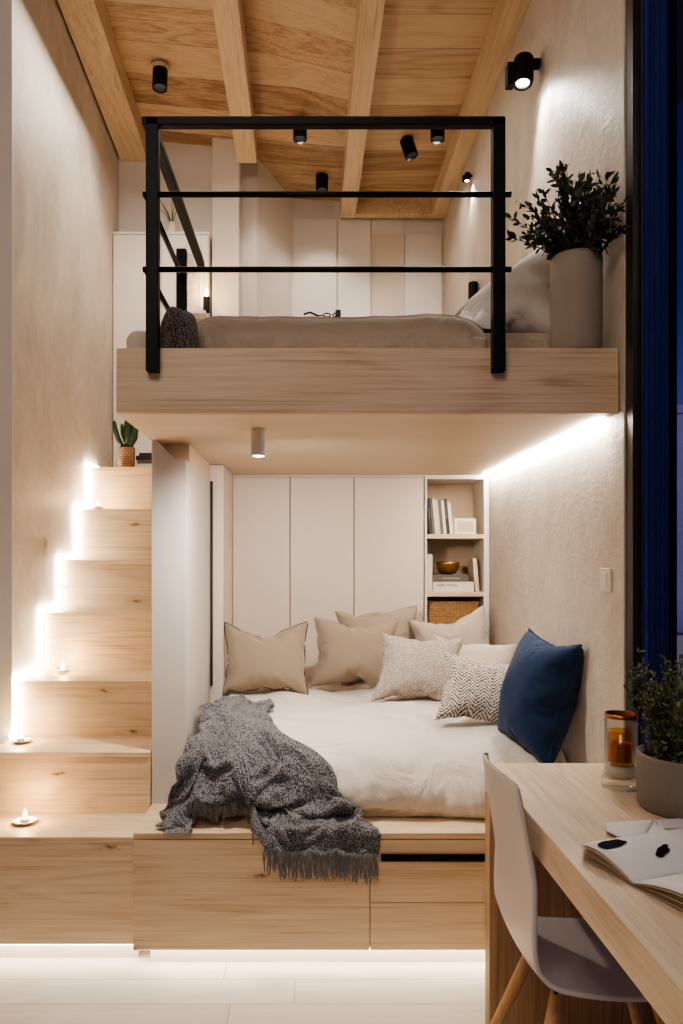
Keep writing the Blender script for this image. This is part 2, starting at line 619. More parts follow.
# upper rear walls
DBL = 5.36
struct('wall_back_left', MB().box(XL, -.60, DBL, DBL + .05, 0, 4.5), M['paint'])
struct('wall_back_upper', MB().box(-.55, XR, 6.0, 6.05, 2.0, 4.4), M['lacquer_w'])
struct('wall_back_lower', MB().box(XP, XR, 4.80, 4.84, 0, 2.2), M['lacquer'])
# boxed column and the angled cupboard wall behind it
struct('wall_column', MB().box(-.648, -.466, 5.26, 5.5, 2.0, 4.40), M['paint'], bevel=.004)
struct('wall_column_recess', MB().box(-.50, -.363, 5.47, 5.50, 2.0, 4.40), M['lacquer_w'])
struct('wall_angled', MB().prism([(-.372, 5.48, 2.0), (-.138, 6.0, 2.0), (-.118, 5.99, 2.0), (-.352, 5.47, 2.0)][::-1], (0, 0, 2.4)), M['lacquer_w'])
# upper floor behind the bed
struct('floor_upper', MB().box(XP + .002, XR, 4.72, 6.2, 2.0, 2.19), M['wood_plain'])
# plain panel joints of the upper cupboards: built as separate door leaves
def upper_leaf(x0, x1, z1, y=5.982):
    return MB().box(x0 + .004, x1 - .004, y, y + .015, 2.2, z1)
uw = thing('fitted_cupboard', 'tall white flush cupboard doors on the rear wall of the sleeping loft', 'cupboard', (.2, 5.985, 2.2))
for x0, x1 in ((-.138, .225), (.225, .485)):
    part('door', upper_leaf(x0, x1, 4.12), M['lacquer_w'], uw, bevel=.003)
part('door', upper_leaf(.735, 1.03, 4.0), M['lacquer_w'], uw, bevel=.003)
part('top_panel', MB().box(.489, .731, 5.982, 5.997, 4.02, 4.12), M['lacquer_w'], uw)
d1 = struct('door_1', MB().box(.497, .723, 5.99, 6.0, 2.2, 4.0), plain('beige_door_paint', srgb(212, 198, 182), .5, var=.03))
o = mkobj('door_frame', MB().box(.487, .497, 5.975, 6.0, 2.2, 4.02).box(.723, .735, 5.975, 6.0, 2.2, 4.02).box(.497, .723, 5.975, 6.0, 4.0, 4.02), M['lacquer'])
o.parent = d1
o = mkobj('door_handle', MB().tube([(.51, 5.975, 3.0), (.51, 5.975, 3.14)], .008, 8).tube([(.51, 5.995, 3.02), (.51, 5.975, 3.02)], .005, 6).tube([(.51, 5.995, 3.12), (.51, 5.975, 3.12)], .005, 6), M['blackm'])
o.parent = d1

# beams
def beam(x0, x1, d0, d1, label, zb=ZB):
    b, t = [], []
    for x, d in ((x0, d0), (x1, d0), (x1, d1), (x0, d1)):
        xm = (x0 + x1) / 2
        b.append((x, d, zb + lift(xm, d)))
        t.append((x, d, ZC + .02 + lift(xm, d)))
    m = MB()
    dm = 2.82
    if d0 < dm:
        mb = [(x, dm, zb + lift((x0 + x1) / 2, dm)) for x in (x0, x1)]
        mt = [(x, dm, ZC + .02 + lift((x0 + x1) / 2, dm)) for x in (x0, x1)]
        m.hexa([b[0], b[1], mb[1], mb[0]], [t[0], t[1], mt[1], mt[0]])
        m.hexa([mb[0], mb[1], b[2], b[3]], [mt[0], mt[1], t[2], t[3]])
    else:
        m.hexa(b, t)
    solo('ceiling_beam', m, M['beam'], label, 'beam', ((x0 + x1) / 2, d0, zb), 'exposed ceiling beams', kind='thing')
beam(-1.285, -1.10, -1.5, DBL - .003, 'light timber ceiling beam tight against the stair wall')
beam(-.475, -.345, -1.5, 5.255, 'light timber ceiling beam ending at the boxed white column')
beam(.245, .36, -1.5, 5.94, 'light timber ceiling beam running down the middle of the loft ceiling')
beam(.93, XR - .002, -1.5, 5.94, 'light timber ceiling beam tight against the wall with the spotlight and planter')
solo('ceiling_beam', MB().box(.363, .927, 5.86, 5.93, ZB, ZC - .002), M['beam'], 'short cross beam over the loft rear cupboards', 'beam', (.6, 5.86, ZB), 'exposed ceiling beams', kind='thing')

# ------------------------------------------------------------------ window side
win = struct('window_1', MB().box(XR + .005, 1.112, 2.50, 2.556, 0, 4.6), M['frame_dark'])
def wchild(name, mb, mat):
    o = mkobj(name, mb, mat)
    o.parent = win
    o['kind'] = 'structure'
    return o
wchild('window_frame', MB().box(1.125, 1.185, 2.505, 2.556, 0, 4.6).box(1.125, 1.185, .9, .98, 0, 4.6).box(1.125, 1.185, -1.6, 2.505, 0, .08).box(1.125, 1.185, -1.6, 2.505, 4.5, 4.6), M['blackm'])
wchild('window_pane', MB().box(1.15, 1.158, -1.6, 2.505, .08, 4.5), M['window_glass'])
# blue curtain gathered against the jamb
def cur(u, v):
    x = 1.066 + u * .076
    return Vector((x, 2.484 + .012 * math.sin(u * 4.6 * 2 * PI) + .003 * math.sin(v * 9 + u * 20), .02 + v * 4.4))
solo('curtain', MB().grid(cur, 60, 14), M['curtain'], 'deep blue curtain gathered against the black window jamb', 'curtain', (1.104, 2.484, .02), smooth=True, solid=.003)
# outside: neighbouring house, garden wall and roof overhang
nh = thing('neighbour_house', 'pale mauve house wall seen through the window at dusk', 'house', (5.2, 9.0, 0))
part('wall', MB().box(3.0, 9.0, 8.8, 9.2, -3, 3.15), M['facade'], nh)
part('parapet', MB().box(2.95, 9.05, 8.74, 9.26, 3.15, 3.24), M['facade'], nh)
solo('garden_wall', MB().box(2.25, 5.0, 6.0, 6.25, -3, .92), M['terrace'], 'low pale garden wall outside the window', 'wall', (3.6, 6.1, -3))
solo('roof_overhang', MB().box(1.22, 2.05, 1.0, 7.0, 4.02, 4.1), M['soffit'], 'dark brown timber roof overhang outside the top of the window', 'roof', (1.6, 4, 4.02))

# ------------------------------------------------------------------ stairs
stair = [(2.88, .477), (3.15, .723), (3.45, .965), (3.784, 1.243), (4.06, 1.5), (4.355, 1.785), (4.57, 2.045)]
SX0, SX1 = -1.28, XP - .004
st = thing('staircase', 'light wooden box staircase of seven steps climbing along the plastered wall to the loft', 'staircase', (-.96, 2.88, 0))
for i, (d, z) in enumerate(stair):
    d1 = stair[i + 1][0] if i < 6 else DBL - .004
    x0 = SX0 if i > 1 else -1.296
    zb = stair[i - 1][1] - .15 if i else .078
    s_ = part('step', MB().box(x0, SX1, d + .006, d1 + .005 if i != 6 else d1, zb if i else .078, z - .022), M['wood_x'], st)
    part('tread', MB().box(x0, SX1, d, d1 if i == 6 else d1 + .005, z - .022, z), M['wood_plain'], s_, bevel=.002)
part('plinth', MB().box(-1.296, SX1, 2.945, 3.4, 0, .078), M['lacquer_w'], st)
# LED line between stairs and wall
m = MB()
e, w = .016, .02
pts = [(3.40, .723 + e)]
for i in range(2, 7):
    d, z = stair[i]
    pts.append((d - e, pts[-1][1]))
    pts.append((d - e, z + e))
pts.append((4.80, pts[-1][1]))
for a, b in zip(pts[:-1], pts[1:]):
    y0, y1 = sorted((a[0], b[0]))
    z0, z1 = sorted((a[1], b[1]))
    m.box(XL + .001, XL + .0195, y0 - w / 2, y1 + w / 2, z0 - w / 2, z1 + w / 2)
solo('led_strip', m, M['led'], 'zigzag line of warm light between the staircase and the wall', 'light strip', (XL, 3.4, .73))
solo('led_strip', MB().box(-1.29, XP - .012, 2.895, 2.93, .0705, .0775), M['led_floor'], 'warm light line along the floor under the lowest step', 'light strip', (-1, 2.91, .0705))

# ------------------------------------------------------------------ partition between stairs and nook
q = lambda px, py: P(px, py, 3.18)
zq = 1.91
pt = [(XP, 3.18, ZBN), (-.498, 3.18, ZBN), (-.498, 3.18, zq), (-.548, 3.18, zq), (XP + .018, 3.18, ZU), (XP, 3.18, ZU)]
m = MB().prism(pt, (0, .10, 0)).box(XP, -.498, 3.28, 3.96, ZBN, zq)
struct('wall_partition', m, M['paint_grey'])
struct('trim_1', MB().box(XP + .012, -.500, 3.285, 4.0, zq + .001, ZU - .001), M['under'])
# dark sliding-door slot and the side panel behind it
sp = thing('sliding_panel', 'narrow cream side panel in the nook with a black vertical track', 'panel', (-.45, 3.97, ZBN))
part('track', MB().box(-.497, -.484, 3.962, 3.972, .86, 1.90), M['gap'], sp)
part('panel', MB().box(-.52, -.431, 3.978, DW, ZBN, ZU - .003), M['lacquer'], sp)

# ------------------------------------------------------------------ loft
lf = thing('loft_platform', 'light wooden sleeping loft platform over the bed nook', 'loft', (.2, DL, ZU))
part('fascia', MB().box(XP, XR - .004, DL, DL + .03, ZU, ZT), M['fascia'], lf, bevel=.003)
part('soffit', MB().box(XP, XR - .004, DL + .03, 4.70, ZU, ZU + .03), M['under'], lf)
part('deck', MB().box(XP, XR - .004, DL + .03, 4.70, ZU + .03, ZT), M['wood_plain'], lf)
# cove light
solo('led_strip', MB().box(XR - .042, XR - .010, DL + .10, DW - .02, ZU - .010, ZU - .001), M['led_cove'], 'warm cove light line where the loft underside meets the nook wall', 'light strip', (XR, 3.4, ZU))

# railing
Y0 = DL - .02
def rpx(px):
    return (px - VX) * Y0 / F
rl = thing('railing', 'black metal tube railing around the loft edge', 'railing', (0, Y0, ZT))
z1 = 1.5 + 440 * Y0 / F
zt_ = CZ - (372 - VY) * Y0 / F
pw = .0205
for px in (153, 498):
    x = rpx(px)
    part('post', MB().box(x - pw, x + pw, Y0 - pw, DL - .001, zt_, z1), M['black'], rl, bevel=.003)
xl, xr = rpx(144), rpx(503.5)
part('top_rail', MB().box(rpx(143), xr, Y0 - pw, Y0 + pw * .6, z1 - .026, z1 + .002), M['black'], rl, bevel=.003)
for py in (194.5, 269.5):
    z = CZ - (py - VY) * Y0 / F
    part('rail', MB().tube([(rpx(143), Y0, z), (rpx(511), Y0, z)], .0095, 10), M['black'], rl, smooth=True)
# side run towards the stairs
xs_ = rpx(150)
part('top_rail', MB().box(xs_ - .018, xs_ + .018, Y0 + pw * .6, 3.80, z1 - .026, z1 + .002), M['black'], rl, bevel=.003)
for py, dx in ((194.5, 0), (269.5, 0)):
    z = CZ - (py - VY) * Y0 / F
    x = rpx(146)
    part('rail', MB().tube([(x, Y0, z), (x, 3.30, z)], .0105, 10), M['black'], rl, smooth=True)
part('post', MB().box(rpx(146) - .021, rpx(146) + .021, 3.28, 3.32, ZT, 1.5 + 310 * 3.3 / F), M['black'], rl, bevel=.003)

# ------------------------------------------------------------------ bench with drawers
bn = thing('storage_bench', 'light wooden bed bench with drawers and glowing plinth', 'bench', (.2, DB, 0))
part('top', MB().box(XP, XR - .004, DB, 4.75, ZBN - .022, ZBN), M['wood_plain'], bn, bevel=.002)
part('carcass', MB().box(XP, XR - .004, DB + .02, 4.75, .078, ZBN - .026), M['wood_plain'], bn)
xd = (370 - VX) * DB / F
dr = part('drawer', MB().box(XP, xd - .0015, DB + .002, DB + .02, .078, ZBN - .026), M['wood_x2'], bn, bevel=.0015)
zh = CZ - (903 - VY) * DB / F
dr2 = part('drawer', MB().box(xd + .0015, XR - .004, DB + .002, DB + .02, zh + .001, ZBN - .026), M['wood_x2'], bn, bevel=.0015)
part('handle', MB().box((381 - VX) * DB / F, .78, DB - .006, DB + .003, CZ - (861 - VY) * DB / F, CZ - (854 - VY) * DB / F), M['black'], dr2)
part('drawer', MB().box(xd + .0015, XR - .004, DB + .002, DB + .02, .078, zh - .001), M['wood_x2'], bn, bevel=.0015)
part('plinth', MB().box(XP + .05, XR - .004, DB + .07, 4.7, 0, .078), M['lacquer_w'], bn)
solo('led_strip', MB().box(XP + .012, XR - .02, DB + .018, DB + .055, .0705, .0775), M['led_floor'], 'warm light line along the floor under the bed bench', 'light strip', (.2, DB + .04, .0705))

# ------------------------------------------------------------------ nook wardrobe and shelves
wd = thing('wardrobe', 'built-in cream wardrobe with three flush doors behind the bed', 'wardrobe', (.1, DW, ZBN))
xs_ = [-.431] + [(p - VX) * DW / F for p in (290, 354, 424)]
part('carcass', MB().box(-.431, .664, DW + .02, 4.78, ZBN, 1.985), M['gap'], wd)
for a, b in zip(xs_[:-1], xs_[1:]):
    part('door', MB().box(a + .0025, b - .0025, DW, DW + .018, ZBN + .005, 1.972), M['lacquer'], wd, bevel=.0015)
part('top_rail', MB().box(-.431, .664, DW - .001, DW + .02, 1.975, 1.986), M['lacquer_w'], wd)
bc = thing('bookcase', 'narrow open bookcase niche beside the wardrobe with light wood shelves', 'bookcase', (.84, DW, ZBN))
NX0, NX1 = .679, 1.004
part('side_panel', MB().box(.666, NX0, DW - .001, 4.76, ZBN, 1.986), M['lacquer_w'], bc)
part('side_panel', MB().box(NX1, XR - .003, DW - .001, 4.76, ZBN, 1.986), M['lacquer_w'], bc)
part('back_panel', MB().box(NX0, NX1, 4.74, 4.76, ZBN, 1.986), M['cream' ] if False else plain('niche_back', srgb(196, 174, 148), .6, var=.03), bc)
part('top_panel', MB().box(NX0, NX1, DW - .001, 4.74, 1.962, 1.986), M['lacquer_w'], bc)
Z1 = CZ - (534 - VY) * DW / F
Z2 = CZ - (592 - VY) * DW / F
Z3 = 1.0
for z in (Z1, Z2, Z3):
    part('shelf', MB().box(NX0, NX1, DW + .002, 4.74, z - .026, z), M['wood_plain'], bc, bevel=.0015)

# books -------------------------------------------------------------
def book(x, y, z, t, dep, h, mat, label, group, tilt=0, flat=False, w=None, ttl=None, cat='book'):
    """upright book: spine facing the room, thickness t on x"""
    root = thing('book', label, cat, (x, y, z), group)
    if flat:
        m1 = MB().box(-w / 2, w / 2, 0, dep, 0, .003).box(-w / 2, w / 2, 0, dep, t - .003, t).box(-w / 2, w / 2, 0, .003, .003, t - .003)
        m2 = MB().box(-w / 2 + .003, w / 2 - .003, .003, dep - .004, .003, t - .003)
    else:
        m1 = MB().box(0, .0025, 0, dep, 0, h).box(t - .0025, t, 0, dep, 0, h).box(.0025, t - .0025, 0, .003, 0, h)
        m2 = MB().box(.0025, t - .0025, .003, dep - .004, .003, h - .003)
    part('cover', m1, mat, root, local=True)
    part('pages', m2, M['paper_edge'], root, local=True)
    root.rotation_euler = (0, R(tilt), 0)
    return root


def title(txt, size, loc, rot, mat, parent, name='title'):
    cu = bpy.data.curves.new(name, 'FONT')
    cu.body = txt
    cu.size = size
    cu.extrude = .0002
    cu.align_x = 'CENTER'
    cu.align_y = 'CENTER'
    tmp = bpy.data.objects.new('tmp_title', cu)
    C.objects.link(tmp)
    bpy.context.view_layer.update()
    me = bpy.data.meshes.new_from_object(tmp.evaluated_get(bpy.context.evaluated_depsgraph_get()))
    bpy.data.objects.remove(tmp)
    me.materials.clear()
    me.materials.append(mat)
    o = bpy.data.objects.new(name, me)
    C.objects.link(o)
    o.location = loc
    o.rotation_euler = rot
    o.parent = parent
    return o


bx = NX0 + .024
specs = [(.020, .205, 'book_black', 'first from the left, black spine'), (.012, .200, 'book_grey', 'second from the left, thin grey spine'),
         (.013, .212, 'book_white', 'third from the left, tall white spine'), (.014, .196, 'book_cream', 'fourth from the left, cream spine'),
         (.019, .198, 'book_grey', 'fifth from the left, wide grey spine'), (.014, .196, 'book_white', 'sixth from the left, white spine'),
         (.019, .204, 'book_black', 'seventh from the left, black spine'), (.017, .180, 'book_white', 'last at the right end, short white spine')]
for t_, h_, c_, w_ in specs:
    b = book(bx, DW + .06, Z1 + .0015, t_, .15, h_, M[c_], 'upright book on the top niche shelf, ' + w_, 'books on the top niche shelf', -5)
    if c_ == 'book_black':
        mk = MB()
        mk.box(t_ * .36, t_ * .58, -.0008, 0, .09, .15)
        part('spine_lettering', mk, M['book_grey'], b, local=True)
    bx += t_ + .0012
fr = thing('photo_frame', 'small white picture frame standing beside the upright books', 'picture frame', (.912, DW + .07, Z1))
part('frame', MB().box(.85, .974, DW + .07, DW + .085, Z1, Z1 + .092), M['book_white'], fr, bevel=.002)
part('picture', MB().box(.866, .958, DW + .0685, DW + .071, Z1 + .016, Z1 + .076), M['paper_edge'], fr)

book(NX0 + .003, DW + .04, Z2 + .0005, .033, .17, .215, M['book_white'], 'upright white book at the left end of the middle niche shelf', 'books on the middle niche shelf', 0)
sx = NX0 + .157
b = book(sx, DW + .035, Z2 + .0005, .055, .17, 0, M['book_white'], 'thick white book lying under the dark book and brass bowl', 'books on the middle niche shelf', flat=True, w=.235)
title('ARIEL MARELI', .020, (-.035, -.0006, .036), (R(90), 0, 0), M['ink'], b)
b = book(sx - .012, DW + .045, Z2 + .057, .042, .15, 0, M['book_grey'], 'dark grey book lying between the white book and the brass bowl', 'books on the middle niche shelf', flat=True, w=.205)
mk = MB()
mk.box(-.05, .05, -.0008, 0, .017, .024)
part('spine_lettering', mk, plain('faded_print', srgb(150, 140, 130), .6), b, local=True)
book(NX1 - .040, DW + .04, Z2 + .002, .022, .16, .19, M['book_cream'], 'upright cream book leaning at the right end of the middle niche shelf', 'books on the middle niche shelf', -5)
bz = Z2 + .057 + .042
solo('bowl', MB().lathe([(.028, 0), (.045, .006), (.060, .030), (.066, .058), (.068, .072), (.064, .072), (.060, .056), (.052, .026), (.02, .010)], (sx - .018, DW + .12, bz + .0005), 32), M['brass'], 'round brass bowl on the dark book in the niche', 'bowl', (sx - .018, DW + .12, bz), smooth=True)
bk = thing('basket', 'woven seagrass basket on the lowest niche shelf behind the pillows', 'basket', (.84, DW + .12, Z3))
m = MB().box(.695, .985, DW + .05, DW + .23, Z3 + .0005, Z3 + .255)
part('body', m, M['wicker'], bk, bevel=.012)
part('rim', MB().box(.692, .988, DW + .047, DW + .055, Z3 + .245, Z3 + .262), M['wicker'], bk, bevel=.004)

# ------------------------------------------------------------------ bed in the nook
prof = [(4.43, .52), (4.43, .79), (4.40, .812), (4.1, .823), (3.8, .827), (3.5, .826), (3.3, .818), (3.18, .802), (3.09, .772), (3.02, .725), (2.978, .665), (2.962, .60), (2.972, .545), (3.005, .512), (3.05, .5075)]


def interp(tab, t):
    """catmull-rom through rows of tab at uniform parameter 0..len-1"""
    n = len(tab) - 1
    t = min(max(t, 0), n - 1e-6)
    i = int(t)
    f = t - i
    p = [tab[max(0, min(n, i + k))] for k in (-1, 0, 1, 2)]
    out = []
    for a, b, c, d in zip(*p):
        out.append(.5 * (2 * b + (c - a) * f + (2 * a - 5 * b + 4 * c - d) * f * f + (3 * b - a - 3 * c + d) * f ** 3))
    return out


MX0, MX1 = -.425, 1.025
def duvet(u, v):
    tv = v * (len(prof) - 1)
    d, z = interp(prof, tv)
    x = MX0 + (MX1 - MX0) * u
    if d < 3.17:
        x = x - .065 * (1 - u) ** 3 * min(1, (3.17 - d) / .05)
    # edge rounding at both ends
    e = max(0, 1 - (1 - abs(2 * u - 1)) / .06)
    z -= .05 * e * e * (1 if z > .6 else 0)
    d += .05 * e * e if d < 3.1 else 0
    p = Vector((x, d, z))
    k = noise.fractal(Vector((x * 3.0, d * 2.2, z * 2)), 1, 2, 4) * .02
    front = min(1, max(0, (3.15 - d) / .15))
    k2 = noise.fractal(Vector((x * 7 + d * 3, z * 4, 3)), 1, 2, 3) * .030 * front
    # soft radiating wrinkles
    k3 = math.sin((x * 1.2 + d * 2.0) * 14 + 4 * noise.noise(Vector((x * 2, d * 2, 5)))) * .006 * (1 - .5 * front)
    if .515 < z:
        p.z += k + k3
        p.y -= k2
    return p
bed = thing('mattress', 'cream covered mattress on the wooden bench in the bed nook', 'mattress', (.27, 3.7, ZBN))
part('duvet', MB().grid(duvet, 110, 110), M['linen'], bed, smooth=True)
part('core', MB().box(MX0 + .02, MX1 - .02, 3.10, 4.41, ZBN + .001, .70), M['white_cotton'], bed, bevel=.03)

# ------------------------------------------------------------------ pillows
def run_cloth(o, frames):
    sc_ = bpy.context.scene
    for f in range(1, frames + 1):
        sc_.frame_set(f)
    me = bpy.data.meshes.new_from_object(o.evaluated_get(bpy.context.evaluated_depsgraph_get()))
    co_ = [v.co.copy() for v in me.vertices]
    bpy.data.objects.remove(o)
    sc_.frame_set(1)
    return co_


def sewn_pillow(w, h, press, seed, n=36, frames=30, crease=-.04, bend=.05):
    """two sewn sheets inflated by cloth pressure; returns verts, faces, border loop"""
    vs, fs, idx = [], [], {}
    def vid(i, j, sd):
        e = i in (0, n) or j in (0, n)
        k = (i, j, 0 if e else sd)
        if k not in idx:
            idx[k] = len(vs)
            u, v = 2 * i / n - 1, 2 * j / n - 1
            y = 0 if e else (-1 if sd == 0 else 1) * (.012 + .006 * noise.noise(Vector((u * 3 + seed, v * 3, sd * 5))))
            vs.append((u * w / 2, y, v * h / 2))
        return idx[k]
    for sd in (0, 1):
        for i in range(n):
            for j in range(n):
                f = [vid(i, j, sd), vid(i + 1, j, sd), vid(i + 1, j + 1, sd), vid(i, j + 1, sd)]
                fs.append(f if sd == 0 else f[::-1])
    me = bpy.data.meshes.new('tmp_pillow')
    me.from_pydata(vs, [], fs)
    o = bpy.data.objects.new('tmp_pillow', me)
    C.objects.link(o)
    md = o.modifiers.new('cloth', 'CLOTH')
    cs = md.settings
    cs.quality = 6
    cs.mass = .25
    cs.tension_stiffness = cs.compression_stiffness = 12
    cs.shear_stiffness = 4
    cs.bending_stiffness = bend
    cs.use_pressure = True
    cs.uniform_pressure_force = press
    cs.effector_weights.gravity = 0
    cs.air_damping = 4
    cs.shrink_min = crease
    md.point_cache.frame_start = 1
    md.point_cache.frame_end = frames + 1
    out = run_cloth(o, frames)
    loop = [idx[(i, n, 0)] for i in range(n)] + [idx[(n, n - j, 0)] for j in range(n)] + [idx[(n - i, 0, 0)] for i in range(n)] + [idx[(0, j, 0)] for j in range(n + 1)]
    return out, fs, loop


def pillow(loc, w, h, press, mat, label, lean=15, yaw=0, roll=0, seed=0, dent=0, pipe=None, group='pillows in the bed nook', slump=0, thick=1.0, bend=.05, wedge=0, name='pillow', cat='pillow'):
    root = thing(name, label, cat, loc, group)
    vs, fs, loop = sewn_pillow(w * 1.07, h * 1.07, press, seed, bend=bend)
    out = []
    for p in vs:
        v = p.z / (h / 2)
        u = p.x / (w / 2)
        if dent:
            p.z -= dent * math.exp(-(u * 1.7 + .1) ** 2) * max(0, v + .1) / 1.1
        p.x += slump * (v + 1) * .5
        p.y *= thick
        if wedge:
            k_ = 1 - wedge * max(0, 1 - (u + 1) / 2) ** 1.1
            p.z = (p.z + h / 2) * k_ - h / 2
        out.append(p)
    mt = Matrix.Rotation(R(yaw), 4, 'Z') @ Matrix.Rotation(R(-lean), 4, 'X') @ Matrix.Rotation(R(roll), 4, 'Y')
    zmin = min((mt @ p).z for p in out)
    low = [p for p in out if (mt @ p).z < zmin + .10]
    off = mt.inverted() @ Vector((0, 0, -zmin))
    out = [p + off for p in out]
    root.rotation_euler = mt.to_euler()
    mb = MB().add(out, fs)
    part('cover', mb, mat, root, local=True, smooth=True, sub=1)
    part('piping', MB().tube([out[i] for i in loop], .0040, 6, cap=False), pipe or mat, root, local=True, smooth=True)
    return root

ZM = .812
pillow((-.215, 3.96, ZM), .425, .355, 4, M['beige_a'], 'taupe pillow with dark piping in the corner by the wardrobe, alone behind the throw', 14, 2, 0, 1, dent=.035, pipe=M['piping'])
pillow((.245, 4.10, ZM), .43, .355, 5, M['beige_a'], 'taupe pillow leaning on the wardrobe beside the left zigzag cushion', 16, -4, 3, 2, pipe=M['beige_b'])
pillow((.395, 4.33, ZM), .43, .39, 3, M['beige_b'], 'sand pillow mostly hidden behind the leaning taupe pillow', 8, 0, -4, 3, thick=.8)
pillow((.80, 4.28, ZM - .02), .43, .37, 4, M['beige_c'], 'beige pillow with a raised corner in front of the woven basket', 12, 4, -10, 5, pipe=M['beige_b'], dent=.02)
pillow((.51, 3.76, ZM), .39, .33, 7, M['herr_a'], 'finely patterned grey and cream zigzag cushion, the larger of the two', 26, 4, 4, 4, slump=.05, bend=.6)
pillow((.80, 3.84, ZM), .40, .30, 5, M['cream'], 'plain cream pillow lying behind the bold zigzag cushion and the blue one', 32, -14, 6, 6)
pillow((.72, 3.30, ZM - .01), .32, .285, 7, M['herr_b'], 'boldly patterned zigzag cushion in front, next to the blue pillow', 28, -4, 8, 7, slump=.02, bend=.6)
pillow((.905, 3.06, ZM - .085), .37, .455, 7, M['blue'], 'large navy blue pillow leaning on the nook wall', 14, -76, 4, 8, thick=1.15)

# ------------------------------------------------------------------ throw blanket
# rows: depth, height, left x, right x  (draped from the top of the bed over its front and the bench edge)
rows = [(3.66, .846, -.430, -.165), (3.50, .850, -.452, -.150), (3.32, .846, -.468, -.135), (3.18, .828, -.482, -.10), (3.09, .800, -.50, 0.0),
        (3.015, .750, -.522, .085), (2.965, .685, -.535, .135), (2.943, .615, -.540, .165), (2.940, .560, -.540, .18), (2.930, .528, -.538, .205),
        (2.890, .520, -.538, .235), (2.845, .519, -.538, .255), (2.820, .500, -.535, .262), (2.815, .465, -.53, .255)]
NR = len(rows) - 1


def tend(s):
    """where each lengthwise strip ends (row parameter)"""
    def sm(a, b, x):
        x = min(1, max(0, (x - a) / (b - a)))
        return x * x * (3 - 2 * x)
    a = 10.6
    mid = 7.35 + .25 * math.sin(s * 21)
    end = NR + 0.0
    v = a + (mid - a) * sm(.13, .19, s)
    return v + (end - v) * sm(.40, .46, s)


def throw_pt(s, t):
    d, z, xl_, xr_ = interp(rows, t)
    x = xl_ + (xr_ - xl_) * s
    return Vector((x, d, z))


def throw(u, v):
    s = u
    t = v * tend(s)
    p = throw_pt(s, t)
    e = .02
    du = throw_pt(min(1, s + e), t) - throw_pt(max(0, s - e), t)
    dv = throw_pt(s, min(NR, t + .1)) - throw_pt(s, max(0, t - .1))
    n_ = du.cross(dv)
    if n_.length > 1e-9:
        n_.normalize()
    if n_.y > 0 and n_.z < 0:
        n_ = -n_
    if n_.y > .1:
        n_ = -n_
    a = s * 1.0
    # broad diagonal folds and smaller creases
    g = noise.noise(Vector((s * 2.1, t * .33, 3.7)))
    f1 = math.sin((s * 1.1 + t * .16) * 2 * PI * 1.5 + g * 3.0)
    f1 = math.copysign(abs(f1) ** .75, f1)
    f2 = math.sin((t * .36 - s * 1.3) * 2 * PI * .85 + noise.noise(Vector((s * 3, t * .4, 9))) * 3.5)
    f3 = noise.fractal(Vector((s * 5, t * .8, 1.7)), 1, 2, 3)
    f4 = abs(noise.noise(Vector((s * 3.4 + t * .35, t * .55 - s, 6.2))))
    amp = min(1, t / 1.0) * (1 if t < 9 else max(.25, 1 - (t - 9) * .3))
    disp = .016 + amp * (.016 * f1 + .013 * f2 + .012 * f3 - .05 * max(0, .22 - f4) / .22 * .55 + .012)
    # bottom-left: bunched tail
    if s < .17 and t > 7:
        disp += .018 * min(1, (t - 7) / 2) * math.sin((.17 - s) / .17 * PI)
        p.x += .03 * math.sin(t * 2.4) * (.17 - s) / .17
    # tuck at the rims
    rim = min(s, 1 - s) / .035
    if rim < 1:
        disp = .008 + (disp - .008) * rim
    disp = max(disp, .006)
    # ragged outline
    p.x += .010 * noise.noise(Vector((t * 1.7, s * 1.2, 8.0))) * (1 if s < .1 or s > .9 else .5)
    return p + n_ * disp

tb = thing('throw_blanket', 'grey chunky knitted throw with fringe draped over the corner of the bed', 'blanket', (-.15, 3.0, ZBN))
NU, NV = 72, 96
tv = [throw(i / NU, j / NV) for j in range(NV + 1) for i in range(NU + 1)]
tf = [(j * (NU + 1) + i, j * (NU + 1) + i + 1, (j + 1) * (NU + 1) + i + 1, (j + 1) * (NU + 1) + i) for j in range(NV) for i in range(NU)]
from mathutils.bvhtree import BVHTree
dm_ = MB().grid(duvet, 110, 110)
bvh = BVHTree.FromPolygons(dm_.v, dm_.f)
for p in tv:
    for it in range(3):
        lo, nn, ix, ds_ = bvh.find_nearest(p)
        if lo is None or lo.y > 4.2 or lo.z < .535 or p.z < .535:
            break
        if nn.z < -.3 and lo.z > .6 or (abs(nn.z) <= .3 and nn.y > 0):
            nn = -nn
        sd_ = (p - lo).dot(nn)
        if sd_ < .016:
            p += nn * (.016 - sd_)
        else:
            break
    if p.y > DB and p.z < ZBN + .012:
        p.z = ZBN + .012
cols = []
for nm, mb in (('tmp_a', MB().grid(duvet, 110, 110)), ('tmp_b', MB().box(XP, XR, DB, 4.7, .2, ZBN)), ('tmp_c', MB().box(XP - .05, -.498, 3.18, 3.9, ZBN, 1.2))):
    oc = mkobj(nm, mb, M['linen'])
    cm = oc.modifiers.new('collision', 'COLLISION')
    oc.collision.thickness_outer = .006
    oc.collision.cloth_friction = 40
    oc.collision.use_culling = False
    cols.append(oc)
me = bpy.data.meshes.new('tmp_throw')
me.from_pydata([tuple(v) for v in tv], [], tf)
oc = bpy.data.objects.new('tmp_throw', me)
C.objects.link(oc)
vg = oc.vertex_groups.new(name='pin')
vg.add(list(range(NU + 1)), 1.0, 'REPLACE')
vg.add(list(range(NU + 1, len(tv))), .16, 'REPLACE')
md = oc.modifiers.new('cloth', 'CLOTH')
cs = md.settings
cs.quality = 7
cs.mass = .5
cs.tension_stiffness = cs.compression_stiffness = 15
cs.shear_stiffness = 8
cs.bending_stiffness = .25
cs.air_damping = 3
cs.vertex_group_mass = 'pin'
